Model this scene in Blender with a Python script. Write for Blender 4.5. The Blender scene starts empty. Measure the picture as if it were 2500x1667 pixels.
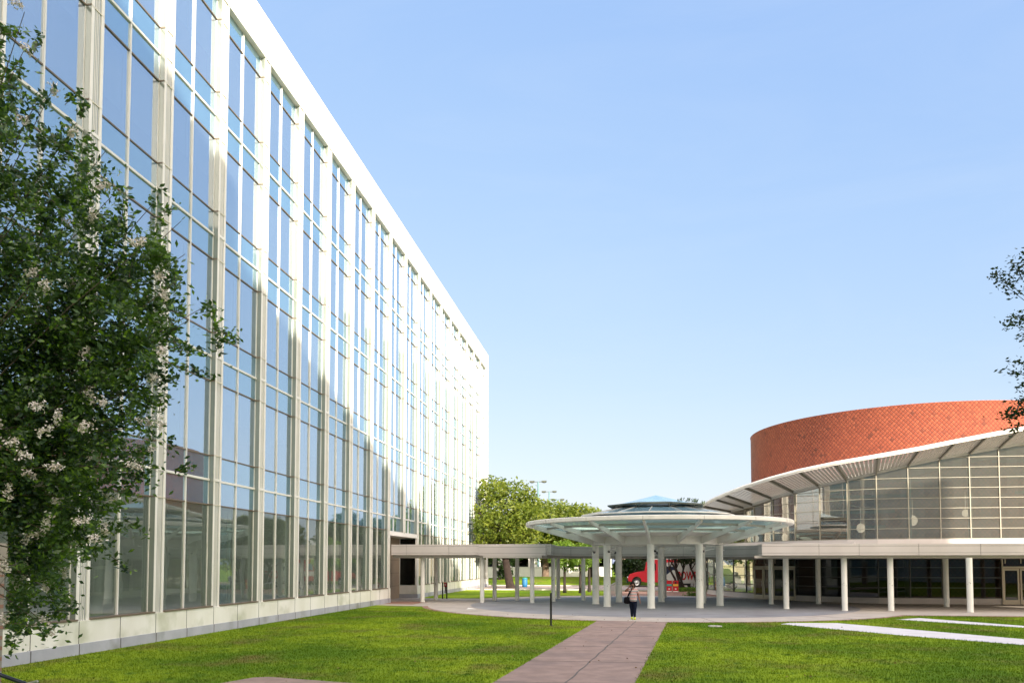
import bpy, math, random
import numpy as np
from mathutils import Vector, Matrix
R = math.radians
S = bpy.context.scene
col = S.collection
rng = np.random.default_rng(7)
random.seed(7)

# ------------------------------------------------------------------ helpers
class MB:
    """collects boxes, prisms, tubes; builds ONE mesh"""
    def __init__(s): s.v = []; s.f = []; s.m = []; s.sm = []
    def add(s, vs, fs, mi=0, smooth=False):
        o = len(s.v); s.v += [tuple(map(float, p)) for p in vs]
        for f in fs:
            s.f.append([o+i for i in f]); s.m.append(mi); s.sm.append(smooth)
        return s
    def box(s, x0, x1, y0, y1, z0, z1, mi=0):
        v = [(x0,y0,z0),(x1,y0,z0),(x1,y1,z0),(x0,y1,z0),(x0,y0,z1),(x1,y0,z1),(x1,y1,z1),(x0,y1,z1)]
        return s.add(v, [(0,3,2,1),(4,5,6,7),(0,1,5,4),(1,2,6,5),(2,3,7,6),(3,0,4,7)], mi)
    def beam(s, a, b, w, h, up=(0,0,1), mi=0):
        a, b = Vector(a), Vector(b); d = (b-a).normalized(); u = Vector(up)
        r = d.cross(u)
        if r.length < 1e-5: r = d.cross(Vector((1,0,0)))
        r.normalize(); u = r.cross(d).normalized()
        v = []
        for p in (a, b):
            for i, j in ((-1,-1),(1,-1),(1,1),(-1,1)): v.append(p + r*(w/2*i) + u*(h/2*j))
        return s.add(v, [(0,1,2,3)[::-1],(4,5,6,7),(0,1,5,4),(1,2,6,5),(2,3,7,6),(3,0,4,7)], mi)
    def prism(s, out, z0, z1, mi=0):
        n = len(out)
        a = sum(out[i][0]*out[(i+1)%n][1]-out[(i+1)%n][0]*out[i][1] for i in range(n))
        if a < 0: out = out[::-1]
        v = [(x,y,z0) for x,y in out]+[(x,y,z1) for x,y in out]
        f = [tuple(range(n))[::-1], tuple(range(n,2*n))]+[(i,(i+1)%n,n+(i+1)%n,n+i) for i in range(n)]
        return s.add(v, f, mi)
    def strip(s, A, B, z0, z1, mi=0):
        """slab between polylines A and B (same count)"""
        n = len(A)
        for i in range(n-1):
            q = [A[i], A[i+1], B[i+1], B[i]]
            v = [(x,y,z0) for x,y in q]+[(x,y,z1) for x,y in q]
            s.add(v, [(0,1,2,3),(7,6,5,4)], mi)
            s.add(v, [(0,1,5,4),(2,3,7,6)], mi)
            if i == 0: s.add(v, [(3,0,4,7)], mi)
            if i == n-2: s.add(v, [(1,2,6,5)], mi)
        return s
    def tube(s, pts, rad, n=10, mi=0, cap=True, smooth=True):
        pts = [Vector(p) for p in pts]
        if not hasattr(rad, '__len__'): rad = [rad]*len(pts)
        vs = []; fs = []
        ref = Vector((0,0,1))
        for i, p in enumerate(pts):
            d = (pts[min(i+1,len(pts)-1)]-pts[max(i-1,0)]).normalized()
            r = d.cross(ref)
            if r.length < 1e-3: r = d.cross(Vector((1,0,0)))
            r.normalize(); u = r.cross(d)
            for k in range(n):
                a = 2*math.pi*k/n
                vs.append(p + (r*math.cos(a)+u*math.sin(a))*rad[i])
        for i in range(len(pts)-1):
            for k in range(n):
                fs.append((i*n+k, i*n+(k+1)%n, (i+1)*n+(k+1)%n, (i+1)*n+k))
        s.add(vs, fs, mi, smooth)
        if cap:
            s.add(vs[:n], [tuple(range(n))], mi); s.add(vs[-n:], [tuple(range(n))[::-1]], mi)
        return s
    def lathe(s, prof, cx=0, cy=0, n=32, a0=0, a1=2*math.pi, mi=0, smooth=True):
        full = abs(a1-a0-2*math.pi) < 1e-6
        m = n if full else n+1
        vs = []
        for r, z in prof:
            for k in range(m):
                a = a0+(a1-a0)*k/n; vs.append((cx+r*math.cos(a), cy+r*math.sin(a), z))
        fs = []
        for i in range(len(prof)-1):
            for k in range(n):
                k2 = (k+1) % m
                fs.append((i*m+k, i*m+k2, (i+1)*m+k2, (i+1)*m+k))
        return s.add(vs, fs, mi, smooth)
    def ball(s, c, r, n=14, mi=0):
        rx, ry, rz = r if hasattr(r, '__len__') else (r, r, r)
        vs = []; fs = []
        h = n//2
        for i in range(h+1):
            t = math.pi*i/h
            for k in range(n):
                a = 2*math.pi*k/n
                vs.append((c[0]+rx*math.sin(t)*math.cos(a), c[1]+ry*math.sin(t)*math.sin(a), c[2]+rz*math.cos(t)))
        for i in range(h):
            for k in range(n): fs.append((i*n+k, (i+1)*n+k, (i+1)*n+(k+1)%n, i*n+(k+1)%n))
        return s.add(vs, fs, mi, True)
    def build(s, name, mats, parent=None, local=False):
        if not isinstance(mats, (list, tuple)): mats = [mats]
        off = Vector((0,0,0))
        if parent is not None and not local:
            q = parent
            while q is not None: off += q.location; q = q.parent
        me = bpy.data.meshes.new(name)
        me.from_pydata([(x-off.x, y-off.y, z-off.z) for x,y,z in s.v], [], s.f)
        for m in mats: me.materials.append(m)
        me.polygons.foreach_set('material_index', s.m)
        me.polygons.foreach_set('use_smooth', s.sm)
        me.update()
        o = bpy.data.objects.new(name, me); col.objects.link(o)
        if parent is not None: o.parent = parent
        return o

def np_mesh(name, V, F, mat, parent=None, smooth=False):
    """fast mesh: V (n,3), F (m,k) numpy"""
    off = np.zeros(3); q = parent
    while q is not None: off += np.array(q.location); q = q.parent
    me = bpy.data.meshes.new(name)
    V = V-off; k = F.shape[1]
    me.vertices.add(len(V)); me.vertices.foreach_set('co', V.astype(np.float32).ravel())
    me.loops.add(F.size); me.loops.foreach_set('vertex_index', F.astype(np.int32).ravel())
    me.polygons.add(len(F)); me.polygons.foreach_set('loop_start', np.arange(0, F.size, k, dtype=np.int32))
    me.polygons.foreach_set('loop_total', np.full(len(F), k, dtype=np.int32))
    if smooth: me.polygons.foreach_set('use_smooth', np.ones(len(F), dtype=bool))
    me.materials.append(mat); me.update(); me.validate()
    o = bpy.data.objects.new(name, me); col.objects.link(o)
    if parent is not None: o.parent = parent
    return o

def tag(o, label=None, cat=None, group=None, kind=None):
    if label: o['label'] = label
    if cat: o['category'] = cat
    if group: o['group'] = group
    if kind: o['kind'] = kind
    return o
def thing(name, label, cat, loc=(0,0,0), group=None):
    o = bpy.data.objects.new(name, None); col.objects.link(o); o.location = loc
    o.empty_display_size = .2
    return tag(o, label, cat, group)
def copy_tree(o, parent=None):
    c = o.copy(); col.objects.link(c); c.parent = parent
    for ch in list(o.children): copy_tree(ch, c)
    return c

# ------------------------------------------------------------------ materials
def nodes(name):
    m = bpy.data.materials.new(name); m.use_nodes = True
    nt = m.node_tree; nt.nodes.clear()
    out = nt.nodes.new('ShaderNodeOutputMaterial')
    return m, nt, out
def N(nt, t, **kw):
    n = nt.nodes.new(t)
    for k, v in kw.items():
        if k in n.inputs: n.inputs[k].default_value = v
        else: setattr(n, k, v)
    return n
def noise_mix(nt, c1, c2, scale, lo=.35, hi=.65, detail=6, vec=None, dist=0.0, stretch=None):
    geo = nt.nodes.new('ShaderNodeNewGeometry')
    src = geo.outputs['Position']
    if stretch:
        mp = nt.nodes.new('ShaderNodeMapping'); mp.inputs['Scale'].default_value = stretch
        nt.links.new(src, mp.inputs['Vector']); src = mp.outputs['Vector']
    ns = N(nt, 'ShaderNodeTexNoise', Scale=scale, Detail=detail, Distortion=dist)
    nt.links.new(src, ns.inputs['Vector'])
    mr = N(nt, 'ShaderNodeMapRange'); mr.inputs[1].default_value = lo; mr.inputs[2].default_value = hi
    nt.links.new(ns.outputs['Fac'], mr.inputs[0])
    mx = N(nt, 'ShaderNodeMix', data_type='RGBA')
    mx.inputs[6].default_value = (*c1,1) if len(c1)==3 else c1
    mx.inputs[7].default_value = (*c2,1) if len(c2)==3 else c2
    nt.links.new(mr.outputs[0], mx.inputs[0])
    return mx, ns, src
def mat(name, c, rough=.6, c2=None, scale=1.0, lo=.35, hi=.65, bump=0, bscale=None, metallic=0, spec=.5, stretch=None, c3=None, scale3=.2, lo3=.4, hi3=.7, emit=0, coat=0):
    m, nt, out = nodes(name)
    p = N(nt, 'ShaderNodeBsdfPrincipled', Roughness=rough, Metallic=metallic)
    p.inputs['Specular IOR Level'].default_value = spec
    p.inputs['Coat Weight'].default_value = coat
    nt.links.new(p.outputs[0], out.inputs[0])
    if c2 is None: c2 = tuple(x*.88 for x in c)
    mx, ns, src = noise_mix(nt, c, c2, scale, lo, hi, stretch=stretch)
    last = mx.outputs[2]
    if c3 is not None:
        mx3, ns3, _ = noise_mix(nt, c, c3, scale3, lo3, hi3, detail=4)
        nt.links.new(last, mx3.inputs[6]); last = mx3.outputs[2]
    nt.links.new(last, p.inputs['Base Color'])
    if bump:
        b = N(nt, 'ShaderNodeBump', Strength=bump, Distance=.02)
        n2 = N(nt, 'ShaderNodeTexNoise', Scale=bscale or scale*8, Detail=5)
        nt.links.new(src, n2.inputs['Vector']); nt.links.new(n2.outputs['Fac'], b.inputs['Height'])
        nt.links.new(b.outputs[0], p.inputs['Normal'])
    if emit:
        p.inputs['Emission Strength'].default_value = emit
        p.inputs['Emission Color'].default_value = (1,.75,.55,1)
    return m
def glass_mat(name, tint, refl=(1,1,1), ior=1.6, wob=.0, extra=0.0, mirror=.85, haze=0, haze_col=(.6,.66,.7)):
    """thin window pane: tinted see-through mixed with a mirror by Fresnel"""
    m, nt, out = nodes(name)
    tr = N(nt, 'ShaderNodeBsdfTransparent'); tr.inputs[0].default_value = (*tint,1)
    gl = N(nt, 'ShaderNodeBsdfGlossy', Roughness=.015); gl.inputs[0].default_value = (*refl,1)
    fr = N(nt, 'ShaderNodeFresnel', IOR=ior)
    ad = N(nt, 'ShaderNodeMath', operation='MULTIPLY_ADD'); ad.inputs[1].default_value = mirror; ad.inputs[2].default_value = extra
    nt.links.new(fr.outputs[0], ad.inputs[0])
    mx = N(nt, 'ShaderNodeMixShader')
    nt.links.new(ad.outputs[0], mx.inputs[0]); nt.links.new(gl.outputs[0], mx.inputs[2])
    if haze:  # milky diffuse layer, paints pale sky sheen and sun glare into the pane
        df = N(nt, 'ShaderNodeBsdfDiffuse'); df.inputs[0].default_value = (*haze_col,1)
        md = N(nt, 'ShaderNodeMixShader'); md.inputs[0].default_value = haze
        nt.links.new(tr.outputs[0], md.inputs[1]); nt.links.new(df.outputs[0], md.inputs[2]); nt.links.new(md.outputs[0], mx.inputs[1])
    else: nt.links.new(tr.outputs[0], mx.inputs[1])
    nt.links.new(mx.outputs[0], out.inputs[0])
    if wob:
        geo = nt.nodes.new('ShaderNodeNewGeometry')
        n2 = N(nt, 'ShaderNodeTexNoise', Scale=.9, Detail=2)
        nt.links.new(geo.outputs['Position'], n2.inputs['Vector'])
        b = N(nt, 'ShaderNodeBump', Strength=wob, Distance=.02)
        nt.links.new(n2.outputs['Fac'], b.inputs['Height'])
        nt.links.new(b.outputs[0], gl.inputs['Normal'])
    return m
def leaf_mat(name, c, c2, scale=1.2, tr=.35, rough=.45, c3=None):
    m, nt, out = nodes(name)
    mx, ns, src = noise_mix(nt, c, c2, scale, .35, .65, detail=3)
    last = mx.outputs[2]
    if c3:
        m3, _, _ = noise_mix(nt, c, c3, scale*9, .55, .7, detail=1)
        nt.links.new(last, m3.inputs[6]); last = m3.outputs[2]
    p = N(nt, 'ShaderNodeBsdfPrincipled', Roughness=rough); p.inputs['Specular IOR Level'].default_value = .35
    t = N(nt, 'ShaderNodeBsdfTranslucent')
    br = N(nt, 'ShaderNodeMix', data_type='RGBA', blend_type='MULTIPLY'); br.inputs[0].default_value = 1
    br.inputs[7].default_value = (1.5,1.6,.7,1)
    nt.links.new(last, br.inputs[6]); nt.links.new(br.outputs[2], t.inputs[0])
    nt.links.new(last, p.inputs['Base Color'])
    ms = N(nt, 'ShaderNodeMixShader'); ms.inputs[0].default_value = tr
    nt.links.new(p.outputs[0], ms.inputs[1]); nt.links.new(t.outputs[0], ms.inputs[2])
    nt.links.new(ms.outputs[0], out.inputs[0])
    return m

M = {}
M['white'] = mat('white_cladding', (.80,.78,.73), .45, (.74,.72,.66), .7, c3=(.62,.60,.50), scale3=.35, lo3=.6, hi3=.9)
M['cream'] = mat('cream_metal', (.66,.62,.50), .45, (.58,.54,.42), 1.5)
M['plinth'] = mat('plinth_stone', (.82,.81,.75), .7, (.72,.71,.62), .9, c3=(.42,.44,.30), scale3=.8, lo3=.52, hi3=.80, bump=.15, bscale=9, stretch=(1,1,.55))
M['plinth_grey'] = mat('plinth_base', (.44,.45,.50), .8, (.35,.36,.40), 1.2, bump=.2, bscale=14, c3=(.22,.23,.20), scale3=.7, lo3=.58, hi3=.75)
M['joint'] = mat('dark_joint', (.10,.09,.08), .8)
M['brown'] = mat('bronze_transom', (.16,.125,.09), .5)
def backed_glass(name, c, c2, refl, extra, ior=1.7):
    m, nt, out = nodes(name)
    mx, ns, src = noise_mix(nt, c, c2, .4)
    p = N(nt, 'ShaderNodeBsdfDiffuse'); nt.links.new(mx.outputs[2], p.inputs[0])
    gl = N(nt, 'ShaderNodeBsdfGlossy', Roughness=.03); gl.inputs[0].default_value = (*refl,1)
    fr = N(nt, 'ShaderNodeFresnel', IOR=ior)
    ad = N(nt, 'ShaderNodeMath', operation='MULTIPLY_ADD'); ad.inputs[1].default_value = .9; ad.inputs[2].default_value = extra
    nt.links.new(fr.outputs[0], ad.inputs[0])
    ms = N(nt, 'ShaderNodeMixShader'); nt.links.new(ad.outputs[0], ms.inputs[0]); nt.links.new(p.outputs[0], ms.inputs[1]); nt.links.new(gl.outputs[0], ms.inputs[2])
    nt.links.new(ms.outputs[0], out.inputs[0]); return m
M['grille'] = backed_glass('pier_grille', (.40,.42,.39), (.33,.35,.33), (1,1,1), .06, 1.4)
M['reveal'] = backed_glass('window_reveal', (.24,.27,.24), (.20,.23,.20), (1,1,1), .10, 1.4)
M['spandrel'] = backed_glass('spandrel_glass', (.12,.24,.33), (.10,.20,.28), (.82,.92,1), .42)
M['glass'] = glass_mat('vision_glass', (.46,.54,.60), (.84,.93,1), 1.7, wob=.10, mirror=.9, extra=.48, haze=.34, haze_col=(.40,.54,.70))
M['glass_low'] = glass_mat('ground_glass', (.66,.76,.68), (.9,.97,.95), 1.6, wob=.08, extra=.14, haze=.14, haze_col=(.55,.66,.58))
M['blind'] = mat('blind_fabric', (.62,.68,.74), .8, (.56,.62,.68), .5)
M['curtain'] = mat('purple_curtain', (.42,.16,.40), .8)
M['interior'] = mat('interior_wall', (.66,.70,.64), .8, (.42,.46,.41), .35)
M['ceiling'] = mat('interior_ceiling', (.72,.73,.70), .8)
M['recess'] = mat('entry_panel', (.36,.28,.20), .7, (.30,.23,.17), .8)
M['grass_soil'] = None
M['concrete'] = mat('pale_concrete', (.43,.385,.34), .85, (.36,.32,.285), 1.3, bump=.1, bscale=30, c3=(.29,.25,.22), scale3=.5, lo3=.55, hi3=.8)
M['disc'] = mat('grey_terrazzo', (.255,.26,.285), .55, (.205,.205,.225), .8, bump=.05, bscale=25, c3=(.16,.155,.165), scale3=.35, lo3=.5, hi3=.8)
M['pink'] = mat('pink_aggregate', (.29,.205,.175), .9, (.22,.155,.13), 2.2, bump=.35, bscale=60, c3=(.16,.12,.11), scale3=.6, lo3=.5, hi3=.8)
M['brick_pave'] = mat('brick_paving', (.30,.17,.12), .85, (.22,.12,.09), 3, bump=.2, bscale=20)
M['white_conc'] = mat('light_concrete_path', (.60,.58,.60), .85, (.52,.50,.52), 1.5, bump=.1, bscale=20)
M['road'] = mat('road_asphalt', (.33,.27,.24), .9, (.25,.21,.2), .6, bump=.2, bscale=20)
M['kerb'] = mat('kerb_concrete', (.5,.47,.42), .85)
M['paint'] = mat('white_paint', (.70,.69,.65), .4, (.64,.63,.59), .8, c3=(.50,.49,.44), scale3=.9, lo3=.58, hi3=.85)
M['col_paint'] = mat('column_paint', (.80,.80,.76), .38, (.75,.75,.70), 1.4, c3=(.60,.60,.54), scale3=1.4, lo3=.62, hi3=.85)
M['grime'] = mat('column_grime', (.16,.16,.15), .8)
M['fascia'] = mat('fascia_panel', (.56,.52,.50), .5, (.51,.475,.455), .6, c3=(.46,.42,.40), scale3=.3, lo3=.5, hi3=.9)
M['soffit'] = mat('soffit_panel', (.48,.45,.41), .7)
def frosted(name, tint, dif):
    m, nt, out = nodes(name)
    tr = N(nt, 'ShaderNodeBsdfTransparent'); tr.inputs[0].default_value = (*tint,1)
    tl = N(nt, 'ShaderNodeBsdfTranslucent'); tl.inputs[0].default_value = (*dif,1)
    df = N(nt, 'ShaderNodeBsdfPrincipled', Roughness=.15); df.inputs['Base Color'].default_value = (*dif,1)
    a = N(nt, 'ShaderNodeMixShader'); a.inputs[0].default_value = .5; b = N(nt, 'ShaderNodeMixShader'); b.inputs[0].default_value = .5
    nt.links.new(tl.outputs[0], a.inputs[1]); nt.links.new(df.outputs[0], a.inputs[2])
    nt.links.new(tr.outputs[0], b.inputs[1]); nt.links.new(a.outputs[0], b.inputs[2]); nt.links.new(b.outputs[0], out.inputs[0])
    return m
M['roof_glass'] = frosted('canopy_glass', (.42,.58,.58), (.26,.37,.37))
M['cone_glass'] = mat('lantern_glass', (.15,.27,.35), .12, (.18,.31,.38), .6, spec=.8, coat=.4)
M['green_dark'] = mat('weathered_frame', (.055,.07,.055), .6, (.10,.11,.09), 8)
M['steel'] = mat('pale_steel', (.40,.39,.36), .45, (.44,.43,.40), 1.5)
M['slat'] = mat('soffit_slat', (.40,.385,.35), .5, (.33,.32,.29), 1)
M['rib2'] = mat('purlin_paint', (.30,.28,.24), .5)
M['rib'] = mat('dark_rib', (.16,.155,.13), .55)
M['tube'] = mat('eave_edge', (.74,.71,.66), .4)
M['wall_glass'] = glass_mat('hall_glass', (.42,.47,.45), (1,.96,.88), 1.62, wob=.05, extra=.24, haze=.09, haze_col=(.62,.56,.46))
M['mullion'] = mat('hall_mullion', (.34,.32,.25), .4, (.28,.26,.21), 2)
M['dark_mull'] = mat('dark_mullion', (.10,.10,.09), .5)
M['darkglass'] = glass_mat('store_glass', (.16,.18,.17), (.9,.95,1), 1.5)
M['door_frame'] = mat('door_frame', (.62,.56,.45), .5)
M['black'] = mat('black_metal', (.012,.012,.014), .4)
M['lampglow'] = mat('globe_glass', (.8,.72,.62), .4, emit=.35)
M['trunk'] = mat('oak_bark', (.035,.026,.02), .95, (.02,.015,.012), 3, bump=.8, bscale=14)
M['darkbark'] = mat('dark_bark', (.035,.022,.018), .95, (.02,.013,.01), 3)  # near-black; on the big oak the crown's shade is put into this colour
M['trunk_lit'] = mat('sunlit_bark', (.20,.14,.10), .95, (.12,.085,.06), 3, bump=.6, bscale=14)  # paler copy of the bark with sunlight put into its colour
M['oak'] = leaf_mat('oak_leaves', (.15,.19,.022), (.06,.10,.014), .8, c3=(.24,.25,.03))
M['young'] = leaf_mat('young_leaves', (.15,.24,.025), (.08,.15,.018), 1.5)
M['darkleaf'] = leaf_mat('dark_leaves', (.03,.06,.015), (.015,.035,.01), 1.2, tr=.2)
M['myrtle'] = leaf_mat('myrtle_leaves', (.095,.17,.045), (.022,.052,.028), 2.2, tr=.25, rough=.28, c3=(.22,.36,.03))
M['flower'] = mat('myrtle_flowers', (.82,.76,.72), .8, (.62,.53,.45), 14)
M['twig'] = mat('twig_bark', (.15,.11,.085), .9)

def grass_mat():
    m, nt, out = nodes('lawn_grass')
    geo = nt.nodes.new('ShaderNodeNewGeometry')
    p = N(nt, 'ShaderNodeBsdfPrincipled', Roughness=.9); p.inputs['Specular IOR Level'].default_value = .03
    a, _, _ = noise_mix(nt, (.235,.325,.022), (.095,.175,.015), .17, .40, .60, detail=5)
    b, _, _ = noise_mix(nt, (0,0,0), (.16,.145,.045), .42, .52, .72, detail=8)
    nt.links.new(a.outputs[2], b.inputs[6])
    c, _, _ = noise_mix(nt, (0,0,0), (.07,.14,.016), 2.3, .5, .72, detail=4)
    nt.links.new(b.outputs[2], c.inputs[6])
    nt.links.new(c.outputs[2], p.inputs['Base Color'])
    nt.links.new(p.outputs[0], out.inputs[0])
    bn = N(nt, 'ShaderNodeTexNoise', Scale=26, Detail=6); nt.links.new(geo.outputs['Position'], bn.inputs['Vector'])
    b2 = N(nt, 'ShaderNodeBump', Strength=.7, Distance=.05); nt.links.new(bn.outputs['Fac'], b2.inputs['Height'])
    nt.links.new(b2.outputs[0], p.inputs['Normal'])
    return m
M['grass'] = grass_mat()

def drum_mat():
    m, nt, out = nodes('terracotta_diamond_tiles')
    CX, CY, RR = 24.5, 71.4, 13.1
    geo = nt.nodes.new('ShaderNodeNewGeometry')
    sp = nt.nodes.new('ShaderNodeSeparateXYZ'); nt.links.new(geo.outputs['Position'], sp.inputs[0])
    def mth(op, a, b=None):
        n = N(nt, 'ShaderNodeMath', operation=op)
        for i, x in enumerate((a, b)):
            if x is None: continue
            if isinstance(x, (int, float)): n.inputs[i].default_value = x
            else: nt.links.new(x, n.inputs[i])
        return n.outputs[0]
    ang = mth('ARCTAN2', mth('SUBTRACT', sp.outputs[1], CY), mth('SUBTRACT', sp.outputs[0], CX))
    u = mth('MULTIPLY', ang, RR); v = sp.outputs[2]
    s = .225
    a = mth('DIVIDE', mth('ADD', u, mth('MULTIPLY', v, .92)), s*1.35); b = mth('DIVIDE', mth('SUBTRACT', u, mth('MULTIPLY', v, .92)), s*1.35)
    fa = mth('FRACT', a); fb = mth('FRACT', b)
    cb = nt.nodes.new('ShaderNodeCombineXYZ'); nt.links.new(mth('FLOOR', a), cb.inputs[0]); nt.links.new(mth('FLOOR', b), cb.inputs[1])
    wn = nt.nodes.new('ShaderNodeTexWhiteNoise'); nt.links.new(cb.outputs[0], wn.inputs['Vector'])
    ramp = nt.nodes.new('ShaderNodeValToRGB'); nt.links.new(wn.outputs['Value'], ramp.inputs[0])
    e = ramp.color_ramp.elements
    e[0].position = 0; e[0].color = (.20,.058,.035,1); e[1].position = 1; e[1].color = (.45,.118,.058,1)
    n = ramp.color_ramp.elements.new(.035); n.color = (.34,.082,.043,1)
    n = ramp.color_ramp.elements.new(.6); n.color = (.40,.098,.05,1)
    line = mth('MINIMUM', mth('MINIMUM', fa, mth('SUBTRACT', 1.0, fa)), mth('MINIMUM', fb, mth('SUBTRACT', 1.0, fb)))
    mr = N(nt, 'ShaderNodeMapRange'); mr.inputs[1].default_value = .04; mr.inputs[2].default_value = .12
    nt.links.new(line, mr.inputs[0])
    mx = N(nt, 'ShaderNodeMix', data_type='RGBA'); mx.inputs[6].default_value = (.17,.045,.03,1)
    nt.links.new(mr.outputs[0], mx.inputs[0]); nt.links.new(ramp.outputs[0], mx.inputs[7])
    p = N(nt, 'ShaderNodeBsdfPrincipled', Roughness=.55)
    nt.links.new(mx.outputs[2], p.inputs['Base Color'])
    bp = N(nt, 'ShaderNodeBump', Strength=.6, Distance=.02); nt.links.new(mr.outputs[0], bp.inputs['Height'])
    nt.links.new(bp.outputs[0], p.inputs['Normal'])
    nt.links.new(p.outputs[0], out.inputs[0])
    return m
M['drum'] = drum_mat()

def brick_mat():
    m, nt, out = nodes('pillar_brick')
    tc = nt.nodes.new('ShaderNodeTexCoord')
    mp = nt.nodes.new('ShaderNodeMapping'); mp.inputs['Rotation'].default_value = (R(90),0,0)
    nt.links.new(tc.outputs['Object'], mp.inputs[0])
    bk = N(nt, 'ShaderNodeTexBrick', Scale=1.0)
    bk.inputs['Color1'].default_value = (.36,.20,.14,1); bk.inputs['Color2'].default_value = (.28,.15,.11,1); bk.inputs['Mortar'].default_value = (.30,.27,.23,1)
    bk.inputs['Mortar Size'].default_value = .012; bk.inputs['Brick Width'].default_value = .21; bk.inputs['Row Height'].default_value = .075
    nt.links.new(mp.outputs[0], bk.inputs[0])
    p = N(nt, 'ShaderNodeBsdfPrincipled', Roughness=.85); nt.links.new(bk.outputs[0], p.inputs['Base Color'])
    b = N(nt, 'ShaderNodeBump', Strength=.6, Distance=.01, invert=True); nt.links.new(bk.outputs['Fac'], b.inputs['Height']); nt.links.new(b.outputs[0], p.inputs['Normal'])
    nt.links.new(p.outputs[0], out.inputs[0])
    return m
M['brick'] = brick_mat()

# ------------------------------------------------------------------ camera
PSI, TH, H, F = 8.2, 2.76, 2.6, 1900.
cam = bpy.data.cameras.new('camera'); co = bpy.data.objects.new('camera', cam); col.objects.link(co)
co.location = (0,0,H); co.rotation_euler = (R(90+TH), 0, R(PSI))
cam.sensor_width = 36; cam.lens = 36*F/2500; cam.shift_y = 450/2500
cam.clip_start = .05; cam.clip_end = 5000
S.camera = co

# ------------------------------------------------------------------ light
AZ, EL = 147.0, 20.0          # sun azimuth clockwise from +Y, elevation
w = bpy.data.worlds.new('World'); S.world = w; w.use_nodes = True
nt = w.node_tree; bg = nt.nodes['Background']
sky = nt.nodes.new('ShaderNodeTexSky'); sky.sky_type = 'NISHITA'; sky.sun_disc = False
sky.sun_elevation = R(EL); sky.sun_rotation = R(AZ)
sky.altitude = 0; sky.air_density = 1.0; sky.dust_density = 1.3; sky.ozone_density = 1.6
sep_ = nt.nodes.new('ShaderNodeSeparateColor'); nt.links.new(sky.outputs[0], sep_.inputs[0])
tn = nt.nodes.new('ShaderNodeCombineColor')
for i_, (k_, p_) in enumerate(((.74,.52),(.93,.375),(1.61,.11))):
    q1 = N(nt, 'ShaderNodeMath', operation='POWER'); q1.inputs[1].default_value = p_; nt.links.new(sep_.outputs[i_], q1.inputs[0])
    q2 = N(nt, 'ShaderNodeMath', operation='MULTIPLY'); q2.inputs[1].default_value = k_; nt.links.new(q1.outputs[0], q2.inputs[0])
    nt.links.new(q2.outputs[0], tn.inputs[i_])
# warm glow added to the sky around the low sun, to brighten the shade
tcw = nt.nodes.new('ShaderNodeTexCoord')
sd0 = (math.sin(R(AZ))*math.cos(R(EL+12)), math.cos(R(AZ))*math.cos(R(EL+12)), math.sin(R(EL+12)))
dt = N(nt, 'ShaderNodeVectorMath', operation='DOT_PRODUCT'); dt.inputs[1].default_value = sd0
nt.links.new(tcw.outputs['Generated'], dt.inputs[0])
mx0 = N(nt, 'ShaderNodeMath', operation='MAXIMUM'); mx0.inputs[1].default_value = 0; nt.links.new(dt.outputs['Value'], mx0.inputs[0])
pw = N(nt, 'ShaderNodeMath', operation='POWER'); pw.inputs[1].default_value = 1.6; nt.links.new(mx0.outputs[0], pw.inputs[0])
sc_ = N(nt, 'ShaderNodeVectorMath', operation='SCALE'); sc_.inputs[0].default_value = (7.4,6.1,4.6); nt.links.new(pw.outputs[0], sc_.inputs['Scale'])
ad_ = N(nt, 'ShaderNodeVectorMath', operation='ADD'); mpw = nt.nodes.new('ShaderNodeMapping'); mpw.inputs['Scale'].default_value = (1.2,2.2,5.0); mpw.inputs['Rotation'].default_value = (.2,.35,.3)
nt.links.new(tcw.outputs['Generated'], mpw.inputs[0])
nw = N(nt, 'ShaderNodeTexNoise', Scale=1.6, Detail=7, Roughness=.6, Distortion=.6); nt.links.new(mpw.outputs[0], nw.inputs['Vector'])
mw = N(nt, 'ShaderNodeMapRange'); mw.inputs[1].default_value = .46; mw.inputs[2].default_value = .80; mw.inputs[4].default_value = .15; nt.links.new(nw.outputs['Fac'], mw.inputs[0])
cwm = N(nt, 'ShaderNodeMix', data_type='RGBA'); cwm.inputs[7].default_value = (1.55,1.72,1.92,1); nt.links.new(mw.outputs[0], cwm.inputs[0]); nt.links.new(tn.outputs[0], cwm.inputs[6])
nt.links.new(cwm.outputs[2], ad_.inputs[0]); nt.links.new(sc_.outputs[0], ad_.inputs[1])
nt.links.new(ad_.outputs[0], bg.inputs[0]); bg.inputs[1].default_value = .15
sd = Vector((math.sin(R(AZ))*math.cos(R(EL)), math.cos(R(AZ))*math.cos(R(EL)), math.sin(R(EL))))
sl = bpy.data.lights.new('sun', 'SUN'); so = bpy.data.objects.new('sun', sl); col.objects.link(so)
sl.energy = 2.9; sl.angle = R(.53); sl.color = (1,.88,.72)
so.rotation_euler = sd.to_track_quat('Z', 'Y').to_euler(); so.location = (60,-60,60)
S.view_settings.view_transform = 'Standard'; S.view_settings.look = 'None'
S.view_settings.exposure = 1.85; S.view_settings.gamma = 1

# ------------------------------------------------------------------ ground
def struct(name, mb, m): return tag(mb.build(name, m), kind='structure')
def poly(name, pts, z, m, kind='structure'):
    mb = MB(); mb.add([(x,y,z) for x,y in pts], [tuple(range(len(pts)))])
    o = mb.build(name, m)
    return tag(o, kind=kind)
def arc(cx, cy, r, a0, a1, n): return [(cx+r*math.cos(R(a0+(a1-a0)*i/n)), cy+r*math.sin(R(a0+(a1-a0)*i/n))) for i in range(n+1)]
CC = (2.0, 49.9)
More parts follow.
